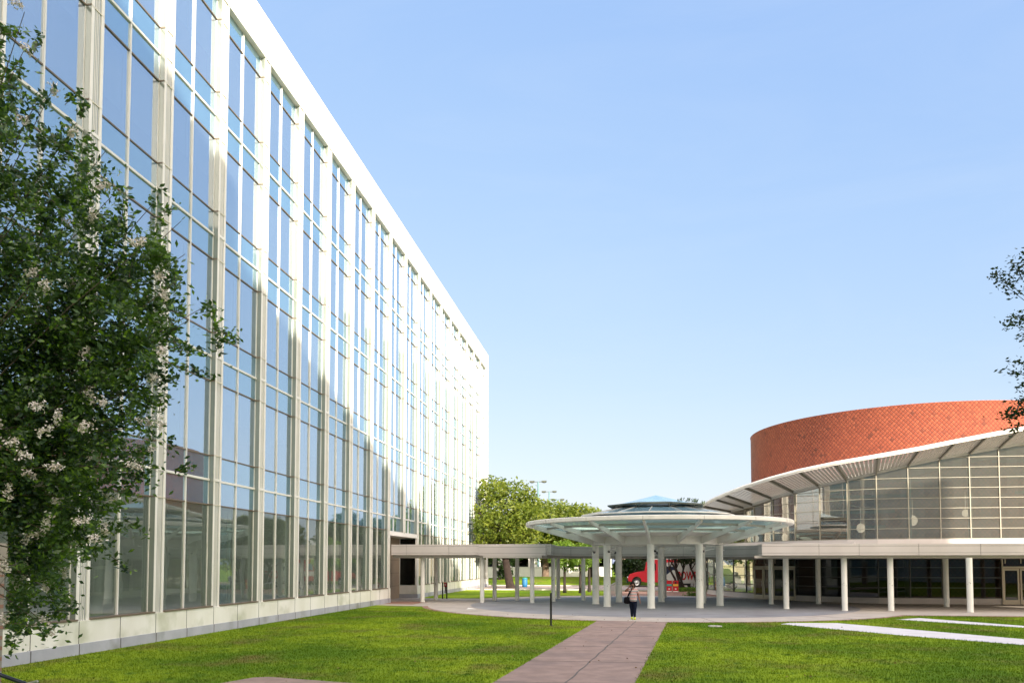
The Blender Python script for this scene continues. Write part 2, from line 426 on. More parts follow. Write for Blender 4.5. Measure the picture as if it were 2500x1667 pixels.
# terrain sheet: flat lawn, gentle mounds far behind
xs = np.concatenate([np.linspace(-900,-40,12), np.linspace(-36,60,65), np.linspace(70,900,12)])
ys = np.concatenate([np.linspace(-400,-10,10), np.linspace(0,80,41), np.linspace(82,130,33), np.linspace(150,1500,14)])
gx, gy = np.meshgrid(xs, ys, indexing='ij')
gz = np.zeros_like(gx)
for (mx_, my_, rx_, ry_, h_) in ((-10,104,7,7,.7),(-2,103,6,6,.5),(-17,106,5,6,.5),(3,108,6,6,.6)):
    gz += h_*np.exp(-((gx-mx_)/rx_)**2-((gy-my_)/ry_)**2)
V = np.stack([gx,gy,gz],-1).reshape(-1,3); nx_, ny_ = gx.shape
ii, jj = np.meshgrid(np.arange(nx_-1), np.arange(ny_-1), indexing='ij')
i0 = (ii*ny_+jj).ravel()
Fq = np.stack([i0, i0+ny_, i0+ny_+1, i0+1],-1)
tag(np_mesh('ground', V, Fq, M['grass'], smooth=True), kind='structure')
RING = 14.3
poly('plaza_edge', arc(*CC, RING+.35, 0, 360, 128)[:-1], .004, M['brick_pave'])
poly('plaza', arc(*CC, RING, 0, 360, 128)[:-1], .008, M['concrete'])
poly('plaza_disc', arc(*CC, 11.7, 0, 360, 96)[:-1], .012, M['disc'])
# joints on the plaza, ring cracks
mb = MB()
for a in range(0,360,30):
    c, s = math.cos(R(a+8)), math.sin(R(a+8))
    mb.beam((CC[0]+11.75*c, CC[1]+11.75*s, .0125), (CC[0]+14.25*c, CC[1]+14.25*s, .0125), .025, .003)
struct('plaza_joints', mb, M['joint'])
# main path
def lerp(a,b,t): return (a[0]+(b[0]-a[0])*t, a[1]+(b[1]-a[1])*t)
PL0, PL1 = (-3.55,9.0), (-1.23,35.9); PR0, PR1 = (-.55,9.0), (1.92,35.9)
poly('path', [PL0,PR0,PR1,PL1], .006, M['pink'])
mb = MB()
for t in (.16,.30,.44,.58,.72,.86):
    a = lerp(PL0,PL1,t); b = lerp(PR0,PR1,t)
    mb.beam((*a,.0085),(*b,.0085),.02,.003)
pts = []
for i in range(40):
    t = .25+.745*i/39; p = lerp(lerp(PL0,PL1,t), lerp(PR0,PR1,t), .50+.055*t+.006*math.sin(i*1.7)); pts.append(p)
for a, b in zip(pts, pts[1:]): mb.beam((*a,.0095),(*b,.0095),.03+.02*random.random(),.003)
struct('path_joints', mb, M['joint'])
poly('cross_path', [(-9.6,13.5),(-8.4,16.9),(-8.1,17.05),(-5.6,16.35),(-3.2,15.3),(-3.3,13.0)], .0055, M['pink'])
poly('lawn_path_near', [(7.15,34.8+.9),(9.22,35.33+.6),(13.61,29.2),(20.,20.6),(18.6,19.0),(12.64,27.12),(10.02,29.99),(6.6,34.9)], .0045, M['white_conc'])
poly('lawn_path_far', [(12.9,38.9),(13.95,39.81),(16.52,35.42),(25,21),(24.5,20.0),(16.04,34.38),(12.5,38.6)], .0045, M['white_conc'])
poly('colonnade_paving', [(13.6,41.9),(60,41.9),(60,60),(9,66),(9,56)], .0065, M['concrete'])
poly('colonnade_edge', [(13.6,41.3),(60,41.3),(60,41.9),(13.6,41.9)], .0050, M['brick_pave'])
poly('entry_paving', [(-17,47.6),(-12.2,46.4),(-10,52),(-10,57.0),(-17,57.3)], .0052, M['concrete'])
poly('entry_brick', [(-17,49.0),(-13.3,48.2),(-13.3,52),(-17,52)], .0095, M['brick_pave'])
poly('driveway', [(-1.3,60),(12,60),(9,75.3),(-1.6,75.3)], .0048, M['brick_pave'])
poly('road', [(-300,76.3),(300,76.3),(300,90),(-300,90)], .02, M['road'])
mb = MB(); mb.box(-300,-1.7,75.9,76.3,0,.12); mb.box(9.2,300,75.9,76.3,0,.12); mb.box(-300,300,90,90.3,0,.12)
struct('kerb', mb, M['kerb'])
poly('parking_apron', [(-2,90.32),(60,90.32),(60,101),(-2,101)], .022, mat('sandy_ground', (.42,.33,.2), .9))
M['ringroad'] = M['road']

# grass blades as one mass (lawns only)
def grass_blades(n, x0,x1,y0,y1, hmin, hmax, name):
    P = np.stack([rng.uniform(x0,x1,n), y0+(y1-y0)*rng.random(n)**1.25],-1)
    d = np.hypot(P[:,0]-CC[0], P[:,1]-CC[1])
    k = d > RING+.3
    P0 = P; P = P+rng.normal(0,.035,P.shape)
    def side(a,b): return (b[0]-a[0])*(P[:,1]-a[1])-(b[1]-a[1])*(P[:,0]-a[0])
    k &= ~((side(PL0,PL1) < -.0) & (side(PR0,PR1) > 0) & (P[:,1]<36))
    def inpoly(pts):
        c = np.zeros(len(P),bool); m = len(pts)
        for i in range(m):
            a, b = pts[i], pts[(i+1)%m]
            q = ((a[1]>P[:,1]) != (b[1]>P[:,1])) & (P[:,0] < (b[0]-a[0])*(P[:,1]-a[1])/(b[1]-a[1]+1e-12)+a[0])
            c ^= q
        return c
    for pts in ([(-9.6,13.5),(-8.4,16.9),(-8.1,17.05),(-5.6,16.35),(-3.2,15.3),(-3.3,13.0)],
        [(7.15,35.7),(9.22,35.93),(13.61,29.2),(20.,20.6),(18.6,19.0),(12.64,27.12),(10.02,29.99),(6.6,34.9)],
        [(12.9,38.9),(13.95,39.81),(16.52,35.42),(25,21),(24.5,20.0),(16.04,34.38),(12.5,38.6)],
        [(13.6,41.3),(60,41.3),(60,60),(9,66),(9,56)], [(-17,46.9),(-12.2,46.0),(-10,52),(-10,55.6),(-17,57.3)],
        [(-1.3,60),(12,60),(9,75.3),(-1.6,75.3)]): k &= ~inpoly(pts)
    P = P0[k]; n = len(P)
    h = rng.uniform(hmin,hmax,n); a = rng.uniform(0,2*np.pi,n); wd = rng.uniform(.006,.013,n)
    dx, dy = np.cos(a)*wd, np.sin(a)*wd; lx, ly = rng.normal(0,.45,n)*h, rng.normal(0,.45,n)*h
    V = np.zeros((n,3,3)); V[:,0,0]=P[:,0]-dx; V[:,0,1]=P[:,1]-dy; V[:,1,0]=P[:,0]+dx; V[:,1,1]=P[:,1]+dy
    V[:,2,0]=P[:,0]+lx; V[:,2,1]=P[:,1]+ly; V[:,2,2]=h
    o = np_mesh(name, V.reshape(-1,3), np.arange(n*3).reshape(n,3), M['grass'])
    tag(o, 'short mown green lawn grass with dry brown patches', 'grass', kind='stuff')
grass_blades(420000, -15.3, 24, 13, 44, .02, .07, 'grass')
FL = np.stack([rng.uniform(-9,9,260), rng.uniform(15,40,260), np.full(260,.035)],-1)

# ------------------------------------------------------------------ left office building
FX = -15.5; Y0 = 20.3; SP = 3.69; ENDY = 88.1; ROOF = 26.75; HEAD = 24.85
ob = thing('office_building', 'long white office block with blue glass bays between white piers, left of the lawn', 'building', (FX, 10, 0))
K0, K1 = -2, 17
LV = [.96, 5.8, 5.8+4.7625, 5.8+2*4.7625, 5.8+3*4.7625, HEAD]
mb = MB()
mb.box(FX-.37, FX+.02, 9, ENDY+.01, HEAD+.0, ROOF, 0)
mb.box(FX-30, FX-.35, 9, ENDY+.01, ROOF-.6, ROOF-.5, 0)
mb.build('parapet', M['white'], ob)
# plinth, in two runs round the entrance recess
yk = lambda k: Y0+SP*k
RA, RB = yk(8)+.56, yk(10)
mb = MB(); gm = MB()
for a, b in ((9, RA), (RB, ENDY+.03)):
    mb.box(FX-.35, FX+.05, a, b, .31, .96); gm.box(FX-.35, FX+.075, a-.01, b+.01, -.3, .31)
mb.box(FX-1.4, FX-.352, RB-.003, RB+.1, .312,.957); gm.box(FX-1.4, FX-.352, RB-.023, RB+.08, -.3, .309)
y = 9.3
while y < ENDY:
    if not (RA-.1 < y < RB+.1):
        mb.box(FX+.045, FX+.056, y, y+.02, .31, .955, 1); gm.box(FX+.07, FX+.08, y, y+.03, 0, .305, 1)
    y += SP/2
pl = mb.build('plinth', [M['plinth'], M['joint']], ob); gm.build('plinth_base', [M['plinth_grey'], M['joint']], pl)
# piers
def pier_mesh(z0, z1, wd=.56):
    mb = MB()
    mb.box(-.36, -.0, 0, .12, z0, z1); mb.box(-.36, 0, wd-.12, wd, z0, z1)
    mb.box(-.36, -.025, .12, wd-.12, z0, z1, 1)
    for q in (.20, .27, .34):
        if wd < .8: mb.box(-.03, -.012, q-.008, q+.008, z0, z1, 0)
    if wd < .8: mb.box(-.30, -.012, -.008, .001, z0+.02, z1-.02, 3)
    for k in range(5):
        zb = LV[k+1]
        for zz in ((zb-.95, zb+.93) if k < 4 else (zb-.9,)):
            if z0+.1 < zz < z1-.2: mb.box(-.20, -.006, -.02, -.006, zz-.025, zz+.025, 4)
        for zz in (zb-.98, zb+.92):
            if z0+.1 < zz < z1-.2: mb.box(-.28, .004, .002, wd-.002, zz, zz+.035, 2)
        if z0+.1 < zb < z1-.2: mb.box(-.28, .006, .003, wd-.003, zb-.05, zb+.05, 0)
    return mb
for k in range(K0, K1+2):
    mb = pier_mesh(4.72 if k == 9 else .96, HEAD, .56 if k <= K1 else ENDY-yk(18))
    for i, (x,yy,z) in enumerate(mb.v): mb.v[i] = (FX+x, yk(k)+yy, z)
    o = mb.build('pier', [M['white'], M['grille'] if k <= K1 else M['white'], M['cream'], M['reveal'], M['brown']], ob)
# a window: everything between two piers from one floor band to the next
def win(z0, z1, ground=False, top=False):
    """returns frame, glass, spandrel meshes, local to bay origin (x=0 pier face, y=0 pier left edge)"""
    f, g, sp_ = MB(), MB(), MB()
    ya, yb = .56, SP; ym = .56+1.52
    gx = -.22
    t0 = z0 if ground else z0+.93; t1 = z1-.95
    if top: t1 = z1-.9
    f.box(gx-.06, gx+.06, ym-.028, ym+.028, z0, z1)                  # mullion
    f.box(gx-.06, gx+.03, ya, ya+.03, z0, z1); f.box(gx-.06, gx+.03, yb-.03, yb, z0, z1)
    if not top: f.box(gx-.05, gx+.07, ya+.03, yb-.03, z1-.04, z1+.04)    # white floor band
    for zz in ((t1,) if ground else (t0, t1)):
        f.box(gx-.05, gx+.04, ya+.03, yb-.03, zz-.025, zz+.025, 1)
    if ground: f.box(gx-.05, gx+.30, ya, yb, z0, z0+.05, 1)
    lo = MB()
    for a, b in ((ya+.03, ym-.028), (ym+.028, yb-.03)):
        tl = rng.normal(0,.0012,2)
        g.add([(gx,a,t0),(gx+tl[0],b,t0),(gx+tl[1],b,t1),(gx,a,t1)], [(0,1,2,3)])
        sp_.add([(gx+.01,a,t1),(gx+.01,b,t1),(gx+.01,b,z1),(gx+.01,a,z1)], [(0,1,2,3)])
        if not ground: lo.add([(gx+.01,a,z0),(gx+.01,b,z0),(gx+.01,b,t0),(gx+.01,a,t0)], [(0,1,2,3)])
    g.lo = lo
    return f, g, sp_, t0, t1
protos = []
for lv in range(5):
    f, g, sp_, t0, t1 = win(LV[lv], LV[lv+1], lv == 0, lv == 4)
    protos.append((f, g, sp_, t0, t1))
made = {}
for k in range(K0, K1+1):
    for lv in range(5):
        if lv == 0 and k in (8, 9): continue
        loc = (0, yk(k)-10, 0)
        if lv in made:
            allp = [o.copy() for o in made[lv]]; wf = allp[0]
            for o in allp: col.objects.link(o)
        else:
            f, g, sp_, t0, t1 = protos[lv]
            wf = f.build('window', [M['paint'] if lv else M['white'], M['brown']], None)
            wg = g.build('glass_pane', M['glass'] if lv else M['glass_low'], None)
            ws = sp_.build('spandrel_panel', M['spandrel'], None)
            allp = [wf, wg, ws]
            if lv: allp.append(g.lo.build('spandrel_panel', M['spandrel'], None))
            made[lv] = allp
        wf.parent = ob; wf.location = loc
        for o in allp[1:]: o.parent = wf; o.location = (0,0,0)
        t0, t1 = protos[lv][3:]
        if lv:
            b = MB(); drop = random.choice((.55,.75,1.1,1.5,1.5,2.0,2.4)); d2 = drop if random.random() < .7 else random.choice((.5,1.2,2.0))
            b.box(-.47,-.45, .66, 2.02, t1-drop, t1-.02); b.box(-.47,-.45, 2.12, SP-.06, t1-d2, t1-.02)
            if lv == 4 and k in (1,3,5): b.box(-.50,-.48, 2.7, 3.5, t0, t1-.3, 1)
            o = b.build('blind', [M['blind'], M['curtain']], None); o.parent = wf; o.location = (0,0,0)
        elif k in (2,):
            b = MB(); b.box(-.34,-.32,.64,2.05,t0+.05,t1-.05); o = b.build('blind', M['spandrel'], None); o.parent = wf; o.location = (0,0,0)
for k in (8, 9):
    y0_ = yk(k); f = MB(); g = MB()
    f.box(FX-.33, FX-.20, y0_+.56, y0_+SP, 5.76, 5.84); f.box(FX-.33, FX-.0, y0_+.562, y0_+SP-.002, 4.74, 4.80); f.box(FX-.33, FX-.21, y0_+2.05, y0_+2.11, 4.80, 5.76)
    w_ = f.build('window', M['paint'], ob)
    g.add([(FX-.26,y0_+.56,4.8),(FX-.26,y0_+SP,4.8),(FX-.26,y0_+SP,5.8),(FX-.26,y0_+.56,5.8)], [(0,1,2,3)]); g.build('spandrel_panel', M['spandrel'], w_)
# interior floors, core wall, columns, shell
mb = MB()
for z in LV[1:5]: mb.box(FX-9, FX-.32, 9.2, ENDY-.2, z-.45, z+.45)
mb.box(FX-9, FX-.5, 9.2, RA-.15, .5, .9); mb.box(FX-9, FX-.5, RB+.15, ENDY-.2, .5, .9)
mb.build('floor_slab', M['ceiling'], ob)
mb = MB()
mb.box(FX-9.3, FX-9, 9.2, ENDY-.2, .5, ROOF-.6)
for k in range(-2, 18, 3):
    for l in range(5): mb.box(FX-9, FX-5.5, yk(k)+.1, yk(k)+.25, LV[l]+.46, LV[l+1]-.46)
mb.build('interior_wall', M['interior'], ob)
mb = MB()
for k in range(-2, 18):
    if k in (8, 9): continue
    mb.tube([(FX-2.4, yk(k)+.28, .9), (FX-2.4, yk(k)+.28, 5.4)], .3, 16)
mb.build('interior_column', M['paint'], ob, )['kind'] = 'stuff'
mb = MB()
mb.box(FX-30, FX-.36, ENDY-.15, ENDY, 0, ROOF-.1); mb.box(FX-30, FX-.36, 9, 9.15, 0, ROOF-.1); mb.box(FX-.36, FX, 9, yk(K0)-.002, .96, HEAD)
mb.box(FX-30, FX-29.8, 9.16, ENDY-.16, 0, ROOF-.1)
mb.build('wall', M['white'], ob)
mb = MB()
mb.box(FX-.3, FX-.25, -38, 8.9, .96, HEAD, 0); mb.box(FX-.35, FX+.05, -38, 8.95, -.2, .96, 1); mb.box(FX-.36, FX+.02, -38, 8.99, HEAD, ROOF, 1); mb.box(FX-30, FX-.36, -38, 8.9, 0, ROOF-.1, 1)
y = yk(-4)
while y > -38:
    mb.box(FX-.25, FX, y, y+.56, .96, HEAD, 1); y -= SP
for z in LV[1:5]: mb.box(FX-.25, FX-.2, -38, 8.9, z-.04, z+.04, 1)
mb.build('rear_wing', [M['spandrel'], M['white']], ob)
# entrance recess
mb = MB()
mb.box(FX-1.55, FX-1.35, RA-.1, RB+.05, 0, 4.75, 0)
for z in (.95, 1.9, 2.85, 3.8): mb.box(FX-1.352, FX-1.344, RA, RB, z, z+.015, 1)
for y in (RA+1.2, RA+2.6, RA+4.6): mb.box(FX-1.352, FX-1.344, y, y+.02, 0, 4.7, 1)
mb.box(FX-1.5, FX-.3, RA-.12, RA, 0, 4.75, 0)
mb.build('entry_wall', [M['recess'], M['joint']], ob)
mb = MB(); mb.box(FX-1.6, FX+.02, RA, RB-.002, 4.5, 4.74)
mb.build('entry_soffit', M['white'], ob)
mb = MB(); mb.box(FX-1.35, FX-.1, RB-.012, RB-.008, 1.0, 4.45, 0)
wd_ = mb.build('side_window', M['darkglass'], ob)
mb = MB(); mb.box(FX-1.38, FX-1.30, RB-.05, RB+.02, .96, 4.5); mb.box(FX-.12, FX+.01, RB-.05, RB+.02, .96, 4.5); mb.box(FX-1.30, FX-.12, RB-.03, RB+.01, 3.62, 3.68); mb.build('frame', M['white'], wd_)

# ------------------------------------------------------------------ circular canopy
cn = thing('round_canopy', 'round white canopy with glass roof and central lantern on eight thick white columns', 'canopy', (*CC, 0))
RC = 3.85; A0 = -97
def P3(r, a, z): return (CC[0]+r*math.cos(R(a)), CC[1]+r*math.sin(R(a)), z)
marks = {0:(1.45,), 1:(1.5,), 2:(1.2,1.6), 7:(1.3,), 4:(1.3,1.75), 5:(1.4,1.9), 3:(1.2,), 6:(1.1,)}
for i in range(8):
    a = A0+45*i; x, y, _ = P3(RC, a, 0)
    mb = MB(); mb.tube([(x,y,0),(x,y,3.74)], .215, 28); mb.tube([(x,y,.012),(x,y,.05)], .235, 28)
    c = mb.build('column', M['col_paint'], cn)
    mb = MB(); ang = math.atan2(-y, -x)
    for z in marks[i]:
        for q in range(6):
            aa = ang+random.uniform(-1.1,1.1); h = random.uniform(-.03,.0); z += random.uniform(-.12,.12)
            mb.box(x+.207*math.cos(aa)-.012, x+.207*math.cos(aa)+.012, y+.207*math.sin(aa)-.012, y+.207*math.sin(aa)+.012, z, z+h+.05)
    mb.build('grime_mark', M['grime'], c)
    # wing shaped up-light on each column
    mb = MB(); d = R(a+random.choice((80,-80)))
    ux, uy = math.cos(d), math.sin(d)
    mb.ball((x+.26*ux, y+.26*uy, 3.33), .08, 12, 1)
    q = [(.25,-.05,3.34),(.25,.05,3.34),(.95,.14,3.44),(.95,-.14,3.44)]
    vs = [(x+r*ux-s*uy, y+r*uy+s*ux, z) for r,s,z in q]; vs += [(p[0],p[1],p[2]+.03) for p in vs]
    mb.add(vs, [(3,2,1,0),(4,5,6,7),(0,1,5,4),(1,2,6,5),(2,3,7,6),(3,0,4,7)], 0)
    mb.build('uplight', [M['paint'], M['black']], c)
mb = MB(); mb.lathe([(RC-.22,3.74),(RC+.22,3.74),(RC+.22,4.2),(RC-.22,4.2),(RC-.22,3.74)], *CC, 96, smooth=False)
mb.build('ring_beam', M['paint'], cn)
RO = 8.2
mb = MB(); mb.lathe([(RO-.35,4.93),(RO-.02,4.93),(RO+.02,4.96),(RO+.02,5.15),(RO-.03,5.18),(RO-.45,5.18),(RO-.45,5.06),(RO-.35,4.93)], *CC, 128, smooth=False)
for i in range(16):
    a = A0+22.5*i
    mb.beam(P3(RO+.021,a-.06,4.94), P3(RO+.021,a-.06,5.14), .012, .012, mi=1)
mb.build('rim', [M['paint'], M['joint']], cn)
mb = MB()
for i in range(16):
    a = A0+22.5*i
    t, b = P3(RC+.2,a,4.2), P3(RO-.36,a,5.0)
    c, s = math.cos(R(a)), math.sin(R(a)); px, py = -s*.06, c*.06
    q = [P3(RC+.21,a,3.76), P3(RO-.3,a,4.84), P3(RO-.3,a,4.98), P3(RC+.21,a,4.22)]
    vs = [(x-px,y-py,z) for x,y,z in q]+[(x+px,y+py,z) for x,y,z in q]
    r_ = MB(); r_.add(vs, [(0,1,2,3),(7,6,5,4),(0,4,5,1),(1,5,6,2),(2,6,7,3),(3,7,4,0)])
    r_.build('rib', M['paint'], cn)
for r0, z in ((5.75,4.58),(6.95,4.81)):
    mb = MB()
    for i in range(16):
        a = A0+22.5*i
        mb.beam(P3(r0,a,z-.06), P3(r0,a+22.5,z-.06), .09, .12)
    mb.build('purlin', M['rib2'], cn)
mb = MB(); mb.lathe([(RC+.2,4.20),(4.95,4.385),(4.95,4.46),(RC+.2,4.27)], *CC, 64, smooth=False); mb.build('inner_soffit', M['paint'], cn)
gb = MB()
for i in range(16):
    a = A0+22.5*i
    gb.add([P3(4.93,a,4.44),P3(4.93,a+22.5,4.44),P3(RO-.4,a+22.5,5.03),P3(RO-.4,a,5.03)], [(0,1,2,3)])
gb.build('glass_roof', M['roof_glass'], cn)
# lantern: low glass cone, raised brim, pyramid cap
la = MB(); la.lathe([(4.75,5.6),(2.65,6.02)], *CC, 16, R(A0), R(A0)+2*math.pi, smooth=False)
la.lathe([(4.1,5.58),(4.8,5.53),(4.8,5.60),(4.75,5.61)], *CC, 16, R(A0), R(A0)+2*math.pi, mi=2, smooth=False)
lo_ = la.build('lantern', [M['cone_glass'], M['roof_glass'], M['paint']], cn)
mb = MB()
for i in range(16):
    a = A0+22.5*i; mb.beam(P3(4.74,a,5.625), P3(2.66,a,6.04), .03, .03)
mb.build('glazing_bar', M['steel'], lo_)
mb = MB(); mb.lathe([(2.3,6.22),(3.12,6.16),(3.14,6.25),(2.2,6.36)], *CC, 8, R(A0+22.5), R(A0+22.5)+2*math.pi, smooth=False)
mb.lathe([(2.62,6.0),(2.62,6.06),(2.52,6.08)], *CC, 16, mi=0)
mb.build('lantern_brim', M['green_dark'], lo_)
mb = MB(); mb.lathe([(2.3,6.34),(.01,6.92)], *CC, 8, R(A0+22.5), R(A0+22.5)+2*math.pi, smooth=False)
mb.build('lantern_cap', M['cone_glass'], lo_)
mb = MB()
for i in range(8):
    a = A0+22.5+45*i
    mb.tube([P3(2.55,a,6.03),P3(2.62,a,6.22)], .03, 8); mb.beam(P3(2.5,a,6.03), P3(2.75,a+12,6.2), .04,.04)
mb.build('lantern_strut', M['steel'], lo_)
mb = MB()
for q in ((95,2.9),(60,2.8),(40,2.95),(30,2.9),(52,2.9)):
    for j in range(16):
        x,y,z = P3(q[1]+random.uniform(-.12,.12), q[0]-93+random.uniform(-3,3), 6.27)
        h = random.uniform(.08,.32); dx, dy = random.uniform(-.1,.1), random.uniform(-.1,.1)
        mb.add([(x,y,z),(x+dx,y+dy,z+h),(x+dx+.04,y+dy,z+h*.8)], [(0,1,2)])
wd = mb.build('weeds', M['darkleaf']); tag(wd, 'small tufts of weeds growing on the lantern brim of the round canopy', 'weeds', kind='stuff')

# ------------------------------------------------------------------ covered walkway
def fascia_stack(outline, ztop, zbot, name_parent, joints, arcs=None):
    """outline(inset) gives polygon / strips; stacked trims with shadow gaps"""
    zs = [(zbot,zbot+.125,0,.0),(zbot+.125,zbot+.14,1,.03),(zbot+.14,ztop-.135,0,.0),(ztop-.135,ztop-.12,1,.03),(ztop-.12,ztop,0,.0)]
    mb = MB()
    for z0, z1, mi, ins in zs: outline(mb, ins, z0, z1, mi)
    for (x, y, nx, ny) in joints:
        mb.beam((x+nx*.003,y+ny*.003,zbot+.005), (x+nx*.003,y+ny*.003,ztop-.005), .012, .012, mi=1)
    return mb
cw = thing('covered_walkway', 'grey roofed walkway on slim columns, from the office block round behind the canopy', 'walkway', (-9, 50, 0))
LY0, LY1 = 50.46, 55.6
Lx1 = -4.72
def ol_left(mb, ins, z0, z1, mi): mb.box(FX+.06, Lx1-ins, LY0+ins, LY1-ins, z0, z1, mi)
jl = [(x, LY0, 0, -1) for x in (-14.4,-11.5,-8.4)]
fascia_stack(ol_left, 3.872, 3.172, cw, jl).build('roof', [M['fascia'], M['joint']], cw)
mb = MB(); mb.box(FX+.06, Lx1-.3, LY0+.3, LY1-.3, 2.99, 3.17)
mb.build('soffit', M['soffit'], cw)
RI, RX = 7.0, 11.5; AR0, AR1 = -22, 177.5
def ol_ring(mb, ins, z0, z1, mi):
    A = arc(*CC, RI+ins, AR0, AR1, 72); B = arc(*CC, RX-ins, AR0, AR1, 72); mb.strip(A, B, z0, z1, mi)
jr = []
for a in range(0, 181, 18):
    jr.append((CC[0]+RI*math.cos(R(a)), CC[1]+RI*math.sin(R(a)), -math.cos(R(a)), -math.sin(R(a))))
rb = fascia_stack(ol_ring, 3.793, 3.134, cw, jr); rb.build('roof', [M['fascia'], M['joint']], cw)
mb = MB(); mb.strip(arc(*CC, RI+.3, AR0, AR1, 72), arc(*CC, RX-.3, AR0, AR1, 72), 2.975, 3.13); mb.build('soffit', M['soffit'], cw)
def slim_column(x, y, parent, top=2.98, r=.145, mark=None):
    mb = MB(); mb.tube([(x,y,0),(x,y,top)], r, 20); mb.tube([(x,y,.012),(x,y,.04)], r+.015, 20)
    c = mb.build('column', M['col_paint'], parent)
    if mark:
        mb = MB(); ang = math.atan2(-y,-x)
        for z in mark:
            for q in range(4):
                aa = ang+random.uniform(-.9,.9); z += random.uniform(-.1,.1)
                mb.box(x+(r-.007)*math.cos(aa)-.011, x+(r-.007)*math.cos(aa)+.011, y+(r-.007)*math.sin(aa)-.011, y+(r-.007)*math.sin(aa)+.011, z, z+random.uniform(.02,.05))
        mb.build('grime_mark', M['grime'], c)
for x, y, mk in ((-13.48,51.3,None),(-9.4,51.25,None),(-6.05,51.35,None),(-13.3,54.3,(1.5,1.1)),(-9.08,54.4,(1.1,)),(-7.5,54.6,None),
                 (-4.83,53.4,(1.5,1.2)),(-4.85,57.6,None),(-2.88,55.4,(1.3,)),(3.06,61.0,None),(5.58,56.5,(1.4,)),(2.9,60.0,None),(-1.2,60.6,None),(9.32,52.0,(1.3,))):
    slim_column(x, y, cw, mark=mk)

# ------------------------------------------------------------------ concert hall (right)
hall = thing('concert_hall', 'arts hall with sweeping eave, glass wall and red tiled drum, right of the plaza', 'building', (20, 60, 0))
Wp = [(7.06,68.72,6.39),(7.42,67.0,6.45),(7.86,65.15,6.54),(8.5,63.17,6.68),(9.21,61.46,6.85),(9.69,60.45,6.99),(10.73,58.66,7.31),(11.92,57.01,7.59),(13.25,55.56,7.86),(14.74,54.42,8.13),(16.39,53.73,8.5),(18.27,53.52,8.94),(20.19,53.5,9.34),(21.99,53.5,9.65),(23.76,53.5,9.97),(25.76,53.5,10.3),(27.76,53.5,10.63),(29.76,53.5,10.96),(31.76,53.5,11.29),(33.76,53.5,11.61)]
Op = [(4.52,68.19,6.41),(4.88,66.43,6.56),(5.36,64.44,6.77),(6.06,62.28,7.09),(6.83,60.42,7.46),(7.4,59.21,7.67),(8.55,57.25,8.04),(9.9,55.37,8.37),(11.49,53.65,8.69),(13.43,52.17,8.97),(15.75,51.21,9.27),(18.11,50.92,9.64),(20.18,50.9,10.04),(21.99,50.9,10.37),(23.76,50.9,10.68),(25.76,50.9,11.03),(27.76,50.9,11.38),(29.76,50.9,11.73),(31.76,50.9,12.08),(33.76,50.9,12.44)]
mb = MB(); mb.lathe([(13.1,0),(13.1,14.0),(13.14,14.03),(12.9,14.05),(12.7,14.0)], 24.5, 71.4, 120); mb.add([(24.5+12.8*math.cos(R(a*6)),71.4+12.8*math.sin(R(a*6)),13.7) for a in range(60)], [tuple(range(60))])
mb.build('tiled_drum', M['drum'], hall)
# glass wall: frame of mullions + transoms, panes per bay
SILL = 4.18
for i in range(len(Wp)-1):
    a, b = Wp[i], Wp[i+1]
    d = Vector((b[0]-a[0], b[1]-a[1], 0)).normalized(); n = Vector((d.y, -d.x, 0))
    f = MB()
    f.beam((a[0],a[1],SILL), (a[0],a[1],a[2]), .055, .10, up=n)
    z = SILL+.03
    while z < max(a[2], b[2])-.05:
        if z < min(a[2], b[2])-.02: f.beam((a[0],a[1],z), (b[0],b[1],z), .07, .035)
        else:
            t = (z-a[2])/(b[2]-a[2]); p = (a[0]+(b[0]-a[0])*t, a[1]+(b[1]-a[1])*t)
            f.beam((p[0],p[1],z), (b[0],b[1],z), .08, .045)
        z += .655
    wf = f.build('curtain_wall', M['mullion'], hall)
    g = MB(); o = n*(-.02)
    g.add([(a[0]+o.x,a[1]+o.y,SILL),(b[0]+o.x,b[1]+o.y,SILL),(b[0]+o.x,b[1]+o.y,b[2]),(a[0]+o.x,a[1]+o.y,a[2])], [(0,1,2,3)])
    g.build('glass_pane', M['wall_glass'], wf)
# sill band
def offs(P, d):
    out = []
    for i, p in enumerate(P):
        a, b = P[max(0,i-1)], P[min(len(P)-1,i+1)]
        t = Vector((b[0]-a[0], b[1]-a[1])).normalized(); out.append((p[0]+t.y*d, p[1]-t.x*d))
    return out
A = offs(Wp, .12); B = offs(Wp, -.3)
mb = MB(); mb.strip(A, B, 3.62, SILL)
mb.build('sill_band', M['fascia'], hall)
A = offs(Wp, .02); B = offs(Wp, -.25)
mb = MB(); mb.strip(A, B, 0, .38); mb.build('plinth', M['fascia'], hall)
# eave: slats, ribs, edge tube, inner gutter, roof sheet
def eave_pt(i, t, dz=0):
    a, b = Wp[i], Op[i]; return (a[0]+(b[0]-a[0])*t, a[1]+(b[1]-a[1])*t, a[2]+(b[2]-a[2])*t+dz)
ev = MB()
for i in range(len(Wp)-1):
    ev.beam(Op[i], Op[i+1], .12, .16)
ev.tube([Vector(p)+Vector((0,0,.06)) for p in Op], .12, 12)
eo = ev.build('eave', M['tube'], hall)
for i in range(len(Wp)-1):
    sl_ = MB()
    nsl = 9
    for j in range(nsl):
        u = (j+.5)/nsl
        p = Vector(eave_pt(i,.06,.05)).lerp(Vector(eave_pt(i+1,.06,.05)), u); q = Vector(eave_pt(i,.96,.05)).lerp(Vector(eave_pt(i+1,.96,.05)), u)
        wd_s = (Vector(Op[i+1])-Vector(Op[i])).length/nsl*.66
        sl_.beam(p, q, wd_s, .025)
    sl_.build('soffit_slat', M['slat'], eo)
